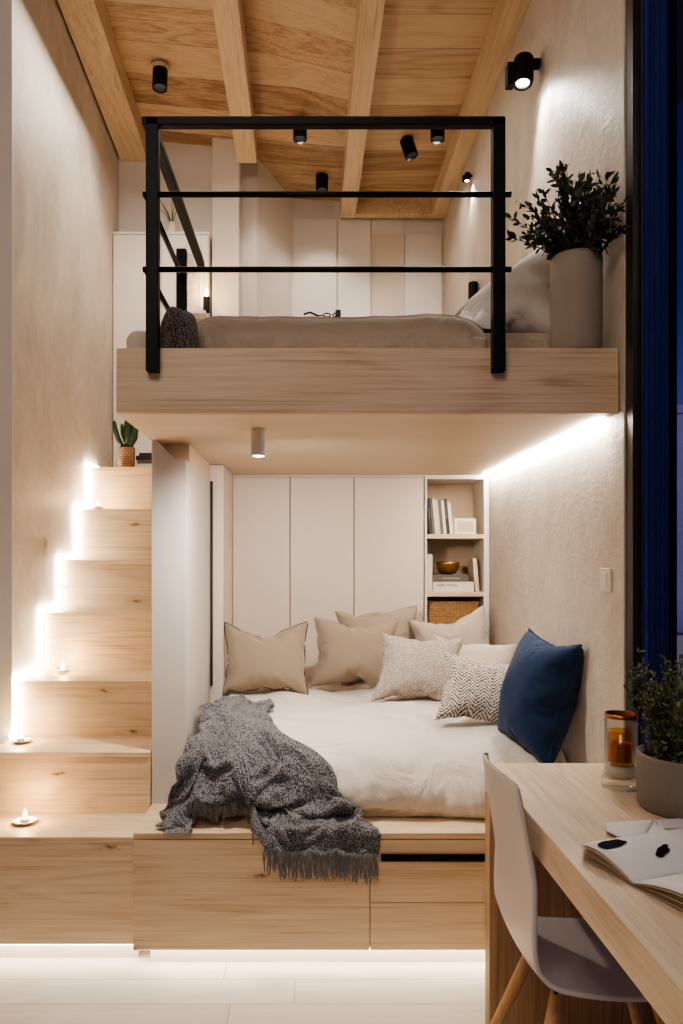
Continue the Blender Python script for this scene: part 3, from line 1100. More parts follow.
cs.shrink_min = -.12
cs.pin_stiffness = 1.0
cs.effector_weights.gravity = .35
md.collision_settings.collision_quality = 4
md.collision_settings.distance_min = .006
md.collision_settings.use_self_collision = False
md.point_cache.frame_start = 1
md.point_cache.frame_end = 30
tv = run_cloth(oc, 16)
for oc in cols:
    bpy.data.objects.remove(oc)


def throw(u, v):
    x, y = u * NU, v * NV
    i, j = min(int(x), NU - 1), min(int(y), NV - 1)
    fx, fy = x - i, y - j
    q_ = lambda a, b: tv[b * (NU + 1) + a]
    return q_(i, j).lerp(q_(i + 1, j), fx).lerp(q_(i, j + 1).lerp(q_(i + 1, j + 1), fx), fy)

part('cloth', MB().add(tv, tf), M['knit'], tb, smooth=True, solid=.007, sub=1)
random.seed(4)
m = MB()
def strand(p, length, r=.0026, sway=.012, down=Vector((0, 0, -1))):
    pts = []
    a, b = random.uniform(-1, 1), random.uniform(0, 6)
    for k in range(6):
        f = k / 5
        pts.append(p + down * (length * f) + Vector((sway * f * a + .003 * math.sin(b + f * 7), -.004 * f + random.uniform(-.001, .001), 0)))
    m.tube(pts, [r, r * 1.2, r, r * 1.1, r, r * .7], 4)
for k in range(118):
    s = .455 + .54 * (k + random.uniform(-.3, .3)) / 117
    strand(throw(s, 1.0) + Vector((0, -.002, .006)), random.uniform(.075, .108))
part('fringe', m, M['fringe'], tb, smooth=True)
m = MB()
for k in range(62):
    s = .165 + .27 * (k + random.uniform(-.3, .3)) / 61
    strand(throw(s, 1.0) + Vector((0, -.006, .01)), random.uniform(.045, .075))
part('fringe', m, M['fringe'], tb, smooth=True)
m = MB()
for k in range(34):
    s = .005 + .15 * (k + random.uniform(-.3, .3)) / 33
    p = throw(s, 1.0)
    p.z = max(p.z, .514)
    pts = [p + Vector((random.uniform(-.012, .012) * f, -.035 * f, (.512 - p.z) * min(1, f * 1.5))) for f in (0, .3, .6, 1)]
    m.tube(pts, .0028, 4)
part('fringe', m, M['fringe'], tb, smooth=True)
m = MB()
for k in range(16):
    p = throw((k + .5) / 16 * .5, 0.0)
    m.tube([p, p + Vector((random.uniform(-.01, .005), .02, .004)), p + Vector((random.uniform(-.02, .005), .035, -.004))], .0026, 4)
part('fringe', m, M['fringe'], tb, smooth=True)
m = MB()
for k in range(24):
    p = throw(0.0, .05 + .16 * k / 24)
    m.tube([p, p + Vector((-.012, random.uniform(-.01, .01), .003)), p + Vector((-.022, random.uniform(-.01, .01), -.006))], .0024, 4)
part('fringe', m, M['fringe'], tb, smooth=True)

# ------------------------------------------------------------------ desk
DZ = .86
DX0, DX1 = .557, 1.108
dk = thing('desk', 'light wooden desk with a thick top standing along the window', 'desk', (.83, 1.6, 0))
part('top', MB().box(DX0, DX1, -.3, 2.46, DZ - .085, DZ), M['wood_y'], dk, bevel=.003)
part('end_panel', MB().box(DX0, DX1, 2.395, 2.455, 0, DZ - .0855), M['wood_z'], dk, bevel=.002)
part('end_panel', MB().box(DX0, DX1, -.28, -.22, 0, DZ - .0855), M['wood_z'], dk, bevel=.002)

# ------------------------------------------------------------------ chair
ch = thing('desk_chair', 'white plastic shell chair with splayed wooden legs pushed under the desk', 'chair', (.74, 2.04, 0))
cp = [(.474, .968, .150), (.477, .948, .166), (.492, .85, .178), (.510, .74, .186), (.520, .64, .192), (.529, .56, .196), (.545, .505, .198), (.585, .468, .200), (.65, .452, .202), (.75, .445, .205), (.85, .448, .205), (.93, .452, .20), (.972, .446, .185), (.985, .436, .165)]
def shell(u, v):
    x, z, w = interp(cp, v * (len(cp) - 1))
    a = 2 * u - 1
    # wrap of the back and dish of the seat
    back = max(0, min(1, (z - .47) / .25))
    x2 = x + (.030 * back) * (a * a)
    z2 = z + (1 - back) * .018 * a * a
    if v < .12:
        z2 -= .018 * a ** 4 * (1 - v / .12)
    return Vector((x2, 2.045 + a * w, z2))
part('seat_shell', MB().grid(shell, 36, 80), M['shell'], ch, smooth=True, solid=.011)
for (tx, ty, fx, fy) in ((.63, 1.95, .50, 1.87), (.62, 2.14, .455, 2.23), (.86, 1.95, .98, 1.87), (.86, 2.14, .98, 2.23)):
    part('leg', MB().tube([(tx, ty, .440), (fx, fy, 0.0)], [.019, .012], 14), M['wood_leg'], ch, smooth=True)
for yy in (1.93, 2.135):
    part('under_frame', MB().box(.61, .88, yy, yy + .025, .425, .442), M['blackm'], ch)

# ------------------------------------------------------------------ leaves
def leaf(m, p, d, up, L, W, curl=.15):
    d = d.normalized()
    s = d.cross(up)
    if s.length < 1e-4:
        s = d.cross(Vector((1, 0, 0)))
    s.normalize()
    n_ = s.cross(d)
    pts = []
    for f, w in ((0, .12), (.3, .9), (.6, 1), (.85, .55), (1, .05)):
        c = p + d * (L * f) + n_ * (curl * L * (f * f) * -1)
        pts.append((c - s * W * w / 2 + n_ * W * .12 * w, c, c + s * W * w / 2 + n_ * W * .12 * w))
    vs = [q for r in pts for q in r]
    fs = []
    for i in range(4):
        a = i * 3
        fs += [(a, a + 1, a + 4, a + 3), (a + 1, a + 2, a + 5, a + 4)]
    m.add(vs, fs)


def rv():
    return Vector((random.uniform(-1, 1), random.uniform(-1, 1), random.uniform(-1, 1)))

# loft planter --------------------------------------------------------
random.seed(12)
pc = Vector((.925, 2.69, ZT))
pl = thing('potted_plant', 'dark leafy branches in a tall taupe cylinder planter on the loft edge', 'plant', pc)
zt = 2.543
part('pot', MB().lathe([(.078, 0), (.084, .012), (.0855, .10), (.0865, .22), (.0865, zt - ZT - .012), (.083, zt - ZT), (.076, zt - ZT - .002), (.074, zt - ZT - .05), (.02, zt - ZT - .05)], pc + Vector((0, 0, .0005)), 48), M['stone_pot'], pl, smooth=True)
ms, ml = MB(), MB()
tips = []
for k in range(72):
    tx = random.uniform(-1, 1)
    p0 = pc + Vector((random.uniform(-.045, .045), random.uniform(-.04, .04), zt - ZT - .05))
    px = 506 + 118 * (tx * .5 + .5)
    hh = 1 - .35 * abs(tx) ** 2
    if tx < -.55:
        hh = .66
    if tx > .5:
        hh = .95
    py = 256 - 92 * hh * random.uniform(.3, 1.0)
    tip = P(px, py, 2.69 + random.uniform(-.09, .12))
    if px > 606:
        tip = P(px, py, random.uniform(2.46, 2.53))
    tip.x = min(tip.x, 1.018)
    mid = p0.lerp(tip, .5) + Vector((-(tip.x - p0.x) * .18, 0, .03))
    path = [p0.lerp(mid, f).lerp(mid.lerp(tip, f), f) for f in [i / 9 for i in range(10)]]
    ms.tube(path, [.0022 - .0012 * i / 9 for i in range(10)], 5)
    for i in range(3, 10):
        for r_ in range(4):
            d = (path[i] - path[i - 1]).normalized() * .8 + rv() * .9
            q_ = path[i].lerp(path[i - 1], random.random())
            L = random.uniform(.02, .036)
            if q_.x + max(0, d.normalized().x) * L > 1.03:
                continue
            leaf(ml, q_, d, rv(), L, L * .42)
part('stems', ms, M['twig'], pl, smooth=True)
part('foliage', ml, M['leaf_dk'], pl, smooth=True)

# desk plant --------------------------------------------------------
random.seed(5)
pc = Vector((.980, 2.005, DZ))
pl = thing('potted_plant', 'bushy small-leaved green herb in a round concrete pot on the desk', 'plant', pc)
part('pot', MB().lathe([(.118, 0), (.124, .010), (.127, .06), (.128, .135), (.126, .142), (.119, .142), (.117, .125), (.02, .125)], pc + Vector((0, 0, .0005)), 56), M['concrete'], pl, smooth=True)
part('soil', MB().lathe([(.116, .126), (.06, .132), (.01, .134)], pc, 24), M['soil'], pl, smooth=True)
ms, ml = MB(), MB()
for k in range(230):
    an = random.uniform(0, 2 * PI)
    rr = random.uniform(0, .10)
    p0 = pc + Vector((rr * math.cos(an), rr * math.sin(an), .128))
    out = random.uniform(.2, 1.0)
    tip = pc + Vector((out * .165 * math.cos(an), out * .165 * math.sin(an), .128 + random.uniform(.12, .27) * (1 - .45 * out * out) + .02))
    if math.cos(an) < -.6 and out > .7:
        tip.z += .05
    tip.x = min(tip.x, 1.085)
    mid = p0.lerp(tip, .5) + Vector((0, 0, .03))
    path = [p0.lerp(mid, f).lerp(mid.lerp(tip, f), f) for f in [i / 7 for i in range(8)]]
    ms.tube(path, .0011, 4)
    for i in range(1, 8):
        for r_ in range(4):
            q_ = path[i].lerp(path[i - 1], random.random())
            d = rv() + Vector((0, 0, .5))
            L = random.uniform(.010, .018)
            if q_.x + L > 1.12:
                continue
            leaf(ml, q_, d, rv(), L, L * .42)
part('stems', ms, M['twig'], pl)
part('foliage', ml, M['leaf_gr'], pl)

# cactus on the landing ----------------------------------------------
zl = 2.045
pc = P(126.5, 467, 4.68)
pc.z = zl
cc = thing('potted_cactus', 'small branching cactus in a woven rattan pot on the top stair', 'plant', pc)
part('pot', MB().lathe([(.044, 0), (.047, .01), (.052, .125), (.049, .128), (.046, .118), (.01, .115)], pc + Vector((0, 0, .0005)), 28), M['rattan'], cc, smooth=True)
def ribbed(m, pts, r):
    pts = [Vector(p) for p in pts]
    m.tube(pts, r, 12)
m = MB()
c0 = pc + Vector((0, 0, .115))
ribbed(m, [c0 + Vector((.012, 0, 0)), c0 + Vector((.016, 0, .08)), c0 + Vector((.014, 0, .15)), c0 + Vector((.012, 0, .19)), c0 + Vector((.012, 0, .20))], [.026, .031, .03, .02, .004])
ribbed(m, [c0 + Vector((-.01, -.01, 0)), c0 + Vector((-.045, -.01, .06)), c0 + Vector((-.065, -.01, .12)), c0 + Vector((-.072, -.01, .165)), c0 + Vector((-.073, -.01, .175))], [.012, .015, .015, .011, .003])
ribbed(m, [c0 + Vector((.02, -.02, .01)), c0 + Vector((.05, -.02, .07)), c0 + Vector((.06, -.02, .13)), c0 + Vector((.062, -.02, .15))], [.016, .022, .018, .004])
ribbed(m, [c0 + Vector((-.012, .01, .05)), c0 + Vector((-.026, .01, .10)), c0 + Vector((-.030, .01, .15)), c0 + Vector((-.030, .01, .16))], [.010, .012, .010, .003])
part('stems', m, M['cactus'], cc, smooth=True)
yb = 4.66
xb = (145 - VX) * yb / F
book(xb + .02, yb, zl + .0005, .030, .12, 0, M['book_white'], 'white book at the bottom of the pile beside the cactus', 'books piled on the top stair', flat=True, w=.15)
book(xb + .022, yb + .003, zl + .031, .022, .115, 0, M['book_grey'], 'grey book in the middle of the pile beside the cactus', 'books piled on the top stair', flat=True, w=.14)
book(xb + .02, yb + .002, zl + .0535, .026, .118, 0, M['book_black'], 'thick black book on the pile beside the cactus', 'books piled on the top stair', flat=True, w=.15)
book(xb + .026, yb + .005, zl + .080, .016, .11, 0, M['book_black'], 'thin black book topmost of the pile beside the cactus', 'books piled on the top stair', flat=True, w=.125)

# ------------------------------------------------------------------ tea lights on the stairs
def tealight(px, D, z, label, r=.036, glass=False):
    c = Vector(((px - VX) * D / F, D, z))
    t = thing('tealight', label, 'candle', c, 'tealights on the stairs')
    if glass:
        part('glass_cup', MB().lathe([(.024, .001), (.028, .006), (.030, .034), (.0285, .034), (.026, .008), (.002, .006)], c, 24), M['glass'], t, smooth=True)
        part('wax', MB().lathe([(.022, .009), (.022, .018), (.001, .019)], c, 20), M['wax'], t)
        fz = .020
    else:
        part('dish', MB().lathe([(r * .6, .0005), (r, .010), (r * 1.02, .014), (r * .95, .013), (r * .55, .006), (.001, .006)], c, 32), M['wax'], t, smooth=True)
        part('wax', MB().lathe([(.016, .006), (.016, .020), (.001, .021)], c, 20), M['wax'], t)
        fz = .022
    part('flame', MB().lathe([(.001, 0), (.007, .007), (.008, .014), (.004, .026), (.0005, .036)], c + Vector((0, 0, fz)), 12), M['flame'], t, smooth=True)
    L = bpy.data.lights.new('candle_glow', 'POINT')
    L.energy = 2.2
    L.color = (1, .62, .28)
    L.shadow_soft_size = .02
    lo = bpy.data.objects.new('candle_glow', L)
    C.objects.link(lo)
    lo.location = c + Vector((0, 0, fz + .045))
    return t
tealight(25, 3.03, stair[0][1], 'tealight in a white saucer on the lowest step', .045)
tealight(21, 3.32, stair[1][1], 'tealight in a white saucer on the second step', .042)
tealight(63, 3.68, stair[2][1], 'tealight in a small glass cup on the third step', glass=True)
tealight(98, 4.42, stair[5][1], 'tealight glimpsed over the edge of the sixth step', .03)

# ------------------------------------------------------------------ desk objects
jc = Vector(((621 - VX) * 2.2 / F, 2.2, DZ))
lt = thing('candle_lantern', 'clear glass lantern with copper rim and amber votive beside the concrete pot', 'lantern', jc)
part('base', MB().lathe([(.053, .0005), (.054, .004), (.054, .020), (.051, .024), (.001, .024)], jc, 40), M['glass'], lt, smooth=True)
part('cylinder', MB().lathe([(.043, .024), (.044, .03), (.044, .198), (.0415, .198), (.0415, .03), (.001, .028)], jc, 40), M['glass'], lt, smooth=True)
part('rim', MB().lathe([(.0445, .196), (.0452, .198), (.0452, .208), (.0415, .208), (.0415, .196)], jc, 40), M['copper'], lt, smooth=True)
part('votive', MB().lathe([(.036, .066), (.037, .07), (.037, .160), (.035, .160), (.034, .072), (.001, .07)], jc, 36), M['amber'], lt, smooth=True)
part('painted_glow', MB().lathe([(.03, .075), (.03, .125), (.001, .126)], jc, 8), plain('amber_glow_colour', srgb(214, 136, 58), .5, var=.2), lt)  # amber block whose colour stands in for a glow inside the votive
part('wax', MB().lathe([(.036, .028), (.040, .04), (.038, .062), (.001, .064)], jc, 36), M['wax'], lt, smooth=True)

# open magazine
g0 = Vector((.638, 1.531, DZ))
e1 = Vector((.35, -.93, 0)).normalized()
e2 = Vector((.93, .35, 0)).normalized()
mg = thing('magazine', 'open magazine with curling white pages near the desk edge', 'magazine', g0)
def page_h(u):
    if u < 0:
        a = -u / .15
        return .005 + .024 * math.sin(min(1, a) * PI * .72) + .006 * a
    a = u / .24
    return .005 + .026 * math.sin(min(1, a * 1.15) * PI * .78)
def sheet(u0, u1, h0, sh=0):
    return lambda a, b: g0 + e1 * (u0 + (u1 - u0) * a) + e2 * (b * .30 + sh * b) + Vector((0, 0, page_h(u0 + (u1 - u0) * a) + h0))
for u0, u1 in ((-.15, 0), (0, .24)):
    m = MB().grid(sheet(u0, u1, .002), 24, 6)
    part('page', m, M['paper'], mg, smooth=True, solid=.0015)
    m = MB()
    fn = sheet(u0, u1, 0)
    for k in range(5):
        sh = MB()
        m.grid(lambda a, b, k=k: Vector((fn(a, b).x, fn(a, b).y, DZ + .001 + (fn(a, b).z - DZ - .001) * (k + .5) / 5)) + e2 * (-.003 + .0014 * (k % 2)), 24, 1)
    part('page_stack', m, M['paper_edge'], mg, smooth=True)
m = MB()
def blot(u, v, ru, rv_, ang, seed):
    pts = []
    for k in range(28):
        t = 2 * PI * k / 28
        rr = 1 + .35 * noise.noise(Vector((math.cos(t) * 1.6, math.sin(t) * 1.6, seed)))
        a, b = ru * rr * math.cos(t), rv_ * rr * math.sin(t)
        uu = u + a * math.cos(ang) - b * math.sin(ang)
        vv = v + a * math.sin(ang) + b * math.cos(ang)
        pts.append(g0 + e1 * uu + e2 * vv + Vector((0, 0, page_h(uu) + .0045)))
    c = sum(pts, Vector()) / 28 + Vector((0, 0, .0006))
    m.add(pts + [c], [(i, (i + 1) % 28, 28) for i in range(28)])
blot(-.115, .050, .020, .040, .25, 1)
part('printed_picture', m, M['ink'], mg)
m = MB()
blot(-.06, .135, .010, .030, .5, 2)
part('printed_picture', m, M['ink'], mg)

# folded white papers behind the magazine
def W(px, py, dz=0.0):
    D = (CZ - DZ - dz) * F / (py - VY)
    return Vector(((px - VX) * D / F, D, DZ + dz))
fp = thing('folded_paper', 'loose folded white paper lying behind the open magazine', 'paper', W(650, 830))
m = MB()
def paper(fn_pts, nz=8):
    a, b, c, d = fn_pts
    m.grid(lambda u, v: a.lerp(b, u).lerp(d.lerp(c, u), v) + Vector((0, 0, .004 * math.sin(u * PI) * math.sin(v * PI))), 8, 8)
paper((W(606, 831, .010), W(605, 823, .016), W(655, 820, .012), W(640, 847, .008)))
paper((W(655, 820, .012), W(690, 818, .006), W(690, 828, .004), W(661, 829, .010)))
paper((W(655, 820, .0125), W(661, 829, .0105), W(690, 838, .006), W(640, 847, .0085)))
paper((W(640, 847, .0085), W(690, 838, .006), W(690, 852, .003), W(630, 852, .003)))
part('sheet', m, M['paper'], fp, smooth=True, solid=.002)
m = MB().grid(lambda u, v: W(606, 831, .009).lerp(W(640, 846, .007), u).lerp(W(607, 833, .002).lerp(W(641, 847, .002), u), v), 6, 3)
part('underside_shade', m, M['paper_edge'], fp)  # tan strip: shade below the lifted paper put into its colour

# ------------------------------------------------------------------ switches
sw = thing('light_switch', 'white rocker light switch on the nook wall beside the window', 'light switch', (XR, 2.70, 1.43))
part('plate', MB().box(XR - .010, XR - .0005, 2.655, 2.745, 1.39, 1.472), M['plastic'], sw, bevel=.003)
part('rocker', MB().box(XR - .014, XR - .009, 2.675, 2.725, 1.405, 1.457), M['plastic'], sw, bevel=.002)
so = thing('wall_plaque', 'small oval plaster ornament on the stair wall', 'ornament', (XL, 3.86, 1.57))
m = MB()
m.lathe([(.040, 0), (.041, .003), (.036, .005), (.001, .004)], (0, 0, 0), 28)
for v in m.v:
    x, y, z = v
    v.x, v.y, v.z = XL + .0005 + z, 3.86 + x * .65, 1.565 + y * 1.25
part('plate', m, M['plaster'], so, smooth=True)
part('relief', MB().tube([(XL + .006, 3.86, 1.535), (XL + .007, 3.863, 1.60)], [.004, .002], 6).tube([(XL + .006, 3.85, 1.545), (XL + .007, 3.845, 1.585)], [.004, .002], 6), M['plaster'], so, smooth=True)

# ------------------------------------------------------------------ lamps
def spot_light(loc, target, energy, size=60, blend=.6, col=(1, .92, .82), soft=.03):
    L = bpy.data.lights.new('spot', 'SPOT')
    L.energy = energy
    L.spot_size = R(size)
    L.spot_blend = blend
    L.color = col
    L.shadow_soft_size = soft
    o = bpy.data.objects.new('spot', L)
    C.objects.link(o)
    o.location = loc
    d = Vector(target) - Vector(loc)
    o.rotation_euler = d.to_track_quat('-Z', 'Y').to_euler()
    return o


def area_light(loc, target, energy, sx, sy, col=(1, .88, .74)):
    L = bpy.data.lights.new('area', 'AREA')
    L.shape = 'RECTANGLE'
    L.size, L.size_y = sx, sy
    L.energy = energy
    L.color = col
    o = bpy.data.objects.new('area', L)
    C.objects.link(o)
    o.location = loc
    o.rotation_euler = (Vector(target) - Vector(loc)).to_track_quat('-Z', 'Y').to_euler()
    return o

# downlight under the loft
dl = P(258.5, 429, 2.9)
dl.z = ZU
t = thing('downlight', 'small white cylinder downlight fixed under the loft platform', 'lamp', (dl.x, dl.y, ZU - .105))
part('body', MB().lathe([(.026, ZU - .001 - dl.z), (.028, -.006), (.028, -.098), (.026, -.102), (.023, -.102), (.022, -.09), (.001, -.09)][::-1], (dl.x, dl.y, dl.z), 28), M['plastic'], t, smooth=True)
part('lens', MB().lathe([(.0225, -.0985), (.001, -.098)], (dl.x, dl.y, dl.z), 24), M['lens'], t)
spot_light((dl.x, dl.y, ZU - .112), (dl.x + .25, dl.y + .9, .6), 62, 165, .9)

# ceiling spots in the loft: cylinder on a short stem
def ceiling_spot(px, py, D, label, aim=(0, -.12, -1), plate=False, energy=16, h=.10, r=.044, tgt=None):
    z = ZC + lift((px - VX) * D / F, D)
    c = Vector(((px - VX) * D / F, D, z))
    t = thing('ceiling_spotlight', label, 'lamp', c, 'black ceiling spotlights')
    a = Vector(aim).normalized()
    zc = CZ - (py - VY) * D / F
    head = Vector((c.x, c.y, zc))
    part('stem', MB().tube([c + Vector((0, 0, .01)), head + Vector((0, 0, .02))], .008, 8), M['blackm'], t)
    part('head', MB().lathe([(.001, -.06), (r * .95, -.06), (r, -.055), (r, .06), (r * .9, .062), (r * .85, .055), (r * .8, .0), (.001, -.002)], head, 24, axis=a), M['blackm'], t, smooth=False)
    part('lens', MB().lathe([(r * .78, .004), (.001, .0045)], head, 20, axis=a), M['lens_soft'], t)
    if plate:
        part('mount_plate', MB().lathe([(.055, -.012), (.055, .004)], c, 24), M['beam'], t)
    spot_light(head + a * .06, head + (a if tgt is None else (Vector(tgt) - head)), energy, 85, .8)
    return t
ceiling_spot(160, 79, 4.62, 'black ceiling spotlight on a round timber plate over the stairs', plate=True, energy=26, tgt=(-1.15, 4.6, 2.2))
ceiling_spot(300, 131, 4.97, 'black ceiling spotlight left of the middle beam just behind the top rail', energy=22, tgt=(.0, 6, 2.6))
ceiling_spot(322, 183, 5.62, 'black ceiling spotlight nearest the rear cupboards beside the middle beam', energy=14, tgt=(.1, 6.0, 2.5))
ceiling_spot(437.5, 131, 4.92, 'black ceiling spotlight nearest the wall with the planter', energy=24, tgt=(.8, 6, 2.6))
ceiling_spot(409, 148, 5.08, 'black ceiling spotlight tilted sideways between the other two on its bay', aim=(.30, -.1, -1), energy=14, tgt=(.5, 5.9, 2.3))
# wall spots
def wall_spot(px, py, label, s=1.0, energy=20, tgt=None):
    D = XR * F / (px + 15 * s - VX)
    c = Vector((XR, D, CZ - (py - VY) * D / F))
    t = thing('wall_spotlight', label, 'lamp', c, 'black wall spotlights')
    part('bracket', MB().box(XR - .045 * s, XR - .0005, D - .018 * s, D + .018 * s, c.z + .018 * s, c.z + .052 * s), M['blackm'], t, bevel=.003)
    a = Vector((-.08, -.16, -.98)).normalized()
    h = c + Vector((-.075 * s, 0, .005))
    part('head', MB().lathe([(.001, -.062 * s), (.040 * s, -.062 * s), (.044 * s, -.055 * s), (.046 * s, .05 * s), (.042 * s, .066 * s), (.030 * s, .066 * s), (.028 * s, .05 * s), (.001, .05 * s)], h, 28, axis=a), M['blackm'], t)
    part('driver_box', MB().box(h.x - .075 * s, h.x - .04 * s, D - .02 * s, D + .03 * s, h.z - .07 * s, h.z + .03 * s), M['blackm'], t, bevel=.004)
    part('lens', MB().lathe([(.0285 * s, .056 * s), (.001, .0565 * s)], h, 24, axis=a), M['lens'], t)
    spot_light(h + a * .075 * s, tgt, energy, 100, .85, col=(1, .95, .88))
    return t
wall_spot(525, 72, 'black wall spotlight above the planter', 1.0, 34, (XR - .1, 3.15, 2.5))
wall_spot(466, 178, 'small far wall spotlight glowing above the loft bed', .42, 16, (XR + .05, 4.9, 2.5))
# reading lamp on the wall
D = 4.72
rlp = thing('reading_lamp', 'small black upright reading lamp on the wall behind the loft pillow', 'lamp', (XR, D, 3.0))
part('body', MB().lathe([(.001, 0), (.028, 0), (.030, .006), (.030, .118), (.026, .125), (.001, .125)], (XR - .036, D, 3.055), 20), M['blackm'], rlp)
part('bracket', MB().box(XR - .02, XR - .0005, D - .012, D + .012, 3.08, 3.11), M['blackm'], rlp)

# ------------------------------------------------------------------ loft bed
lb = thing('loft_mattress', 'low mattress with sand linen cover on the sleeping loft', 'mattress', (.25, 3.6, ZT))
part('core', MB().box(-.50, 1.02, 2.82, 4.5, ZT + .001, 2.330), M['linen_up'], lb, bevel=.03)
def dv(u, v):
    x = -.44 + (.64 + .44) * u
    ring = [(2.79, 2.215), (2.775, 2.25), (2.772, 2.30), (2.785, 2.345), (2.81, 2.372), (2.86, 2.386), (3.2, 2.395), (3.9, 2.39), (4.4, 2.385)]
    d, z = interp(ring, v * (len(ring) - 1))
    z += .008 * noise.fractal(Vector((x * 4, d * 3, 2)), 1, 2, 3)
    d -= .012 * noise.fractal(Vector((x * 5, z * 6, 7)), 1, 2, 3)
    e = max(0, 1 - min(u, 1 - u) / .12)
    if z > 2.3:
        z -= e * e * .045
    d += e * e * .03 if v < .6 else 0
    return Vector((x, d, z))
part('duvet', MB().grid(dv, 70, 60), M['linen_up'], lb, smooth=True, solid=.004)
pillow((.775, 3.06, 2.322), .45, .50, 5, M['white_cotton'], 'large pale pillow leaning behind the loft planter', 20, -8, 0, 14, group='cushions on the loft bed', wedge=.82)
# crumpled white sheet by the pillow
def crump(u, v):
    a = u * 2 - 1
    b = v * 2 - 1
    h = max(0, 1 - a * a) * max(0, 1 - b * b)
    x = .60 + a * .13
    d = 2.95 + b * .10
    z = 2.345 + .14 * h ** .6 * (.3 + .7 * (u ** 1.2)) + .035 * noise.fractal(Vector((a * 2.5, b * 2.5, 4)), 1, 2, 4) * h
    return Vector((x, d, z))
solo('bed_sheet', MB().grid(crump, 40, 30), M['white_cotton'], 'crumpled white sheet beside the loft pillow', 'sheet', (.6, 2.95, 2.34), smooth=True)
# dark boucle cushion and folded blanket at the left end
def lump(cx, cy, z0, rx, ry, h, seed, pw=.55):
    m = MB()
    def fn(u, v):
        th = u * 2 * PI
        ph = v * PI / 2
        c_ = math.cos(ph) ** .5 if v < 1 else 0
        s_ = math.sin(ph) ** .6
        k = 1 + .12 * noise.noise(Vector((math.cos(th) * 1.3 + seed, math.sin(th) * 1.3, s_ * 1.5)))
        return Vector((cx + rx * c_ * math.cos(th) * k, cy + ry * c_ * math.sin(th) * k, z0 + h * s_ * k))
    m.grid(fn, 40, 16)
    return m
solo('cushion', lump((179 - VX) * 2.70 / F, 2.69, ZT + .001, .068, .085, .150, 3), M['knit_dk'], 'dark brown boucle cushion at the end of the loft bed by the rail post', 'cushion', (-.446, 2.69, ZT), 'cushions on the loft bed', smooth=True)
solo('folded_blanket', lump(-.562, 2.72, ZT + .001, .074, .09, .085, 9), M['cream'], 'pale folded blanket on the loft edge behind the rail post', 'blanket', (-.575, 2.72, ZT), smooth=True)
# small things lying on the duvet
x0 = (310 - VX) * 2.86 / F
gl = thing('eyeglasses', 'folded dark eyeglasses lying on the loft duvet', 'glasses', (x0, 2.84, 2.385))
part('temple', MB().tube([(x0 - .022, 2.84, 2.395), (x0 + .0, 2.85, 2.405), (x0 + .03, 2.86, 2.395)], .004, 6), M['blackm'], gl, smooth=True)
m = MB()
for k in range(2):
    cx = x0 + .062 + k * .034
    m.tube([(cx + .013 * math.cos(t * PI / 6), 2.86 + .004 * math.sin(t * PI / 6), 2.398 + .008 * math.sin(t * PI / 6)) for t in range(13)], .0026, 6)
m.tube([(x0 + .03, 2.86, 2.396), (x0 + .049, 2.86, 2.398)], .0022, 6)
part('frame', m, M['blackm'], gl, smooth=True)
xb = (338 - VX) * 2.86 / F
solo('trinket_box', MB().box(xb - .010, xb + .010, 2.85, 2.87, 2.390, 2.416), plain('dark_walnut', srgb(58, 30, 22), .5), 'tiny dark red box lying on the loft duvet', 'box', (xb, 2.86, 2.39), bevel=.003)

# ------------------------------------------------------------------ low cupboard and objects at the far left of the loft
lc = thing('low_cabinet', 'white half-height cabinet against the rear wall over the stairs', 'cabinet', (-.95, 5.2, 2.05))
zc = CZ - (232 - VY) * 5.2 / F
part('body', MB().box(-1.2985, -.66, 5.2, DBL - .002, 2.05, zc - .02), M['lacquer_w'], lc)
part('top', MB().box(-1.2985, -.655, 5.19, DBL - .002, zc - .02, zc), M['lacquer_w'], lc, bevel=.002)
part('door', MB().box(-1.295, -.98, 5.185, 5.2, 2.06, zc - .025), M['lacquer_w'], lc, bevel=.002)
part('door', MB().box(-.974, -.665, 5.185, 5.2, 2.06, zc - .025), M['lacquer_w'], lc, bevel=.002)
vz = zc
vp = Vector(((172 - VX) * 5.27 / F, 5.27, vz))
vs_ = thing('twig_vase', 'small pale vase of dry twigs on the white loft cabinet', 'vase', vp)
part('vase', MB().lathe([(.02, .0005), (.035, .02), (.032, .06), (.016, .085), (.018, .095), (.013, .093), (.001, .08)], vp, 24), M['wax'], vs_, smooth=True)
random.seed(3)
m = MB()
for k in range(7):
    a, b = random.uniform(-.12, .1), random.uniform(-.03, .03)
    m.tube([vp + Vector((0, 0, .08)), vp + Vector((a * .4, b, .16)), vp + Vector((a, b, .2 + random.uniform(0, .07)))], [.003, .0025, .0015], 5)
part('twigs', m, M['twig'], vs_)
# leaning picture on the cabinet front shelf and a candle
sh = thing('wall_shelf', 'short white shelf holding the candle behind the loft railing', 'shelf', (-.74, 5.1, 3.17))
zs = CZ - (313 - VY) * 5.12 / F
part('board', MB().box(-.86, -.665, 5.06, 5.184, zs - .02, zs), M['lacquer_w'], sh, bevel=.002)
pf = thing('framed_picture', 'pale abstract picture leaning above the short loft shelf', 'picture', (-.75, 5.15, zs))
part('frame', MB().box(-.855, -.70, 5.165, 5.182, zs + .0005, zs + .42), M['lacquer_w'], pf, bevel=.002)
part('canvas', MB().box(-.843, -.712, 5.163, 5.166, zs + .012, zs + .408), plaster('abstract_canvas', srgb(222, 214, 204), srgb(150, 138, 126), .1, .7, 4), pf)
cx = (206.5 - VX) * 5.11 / F
cd = thing('candle', 'lit dark candle on the short shelf behind the loft railing', 'candle', (cx, 5.11, zs))
part('body', MB().lathe([(.022, .0005), (.022, .10), (.001, .101)], (cx, 5.11, zs), 20), M['blackm'], cd)
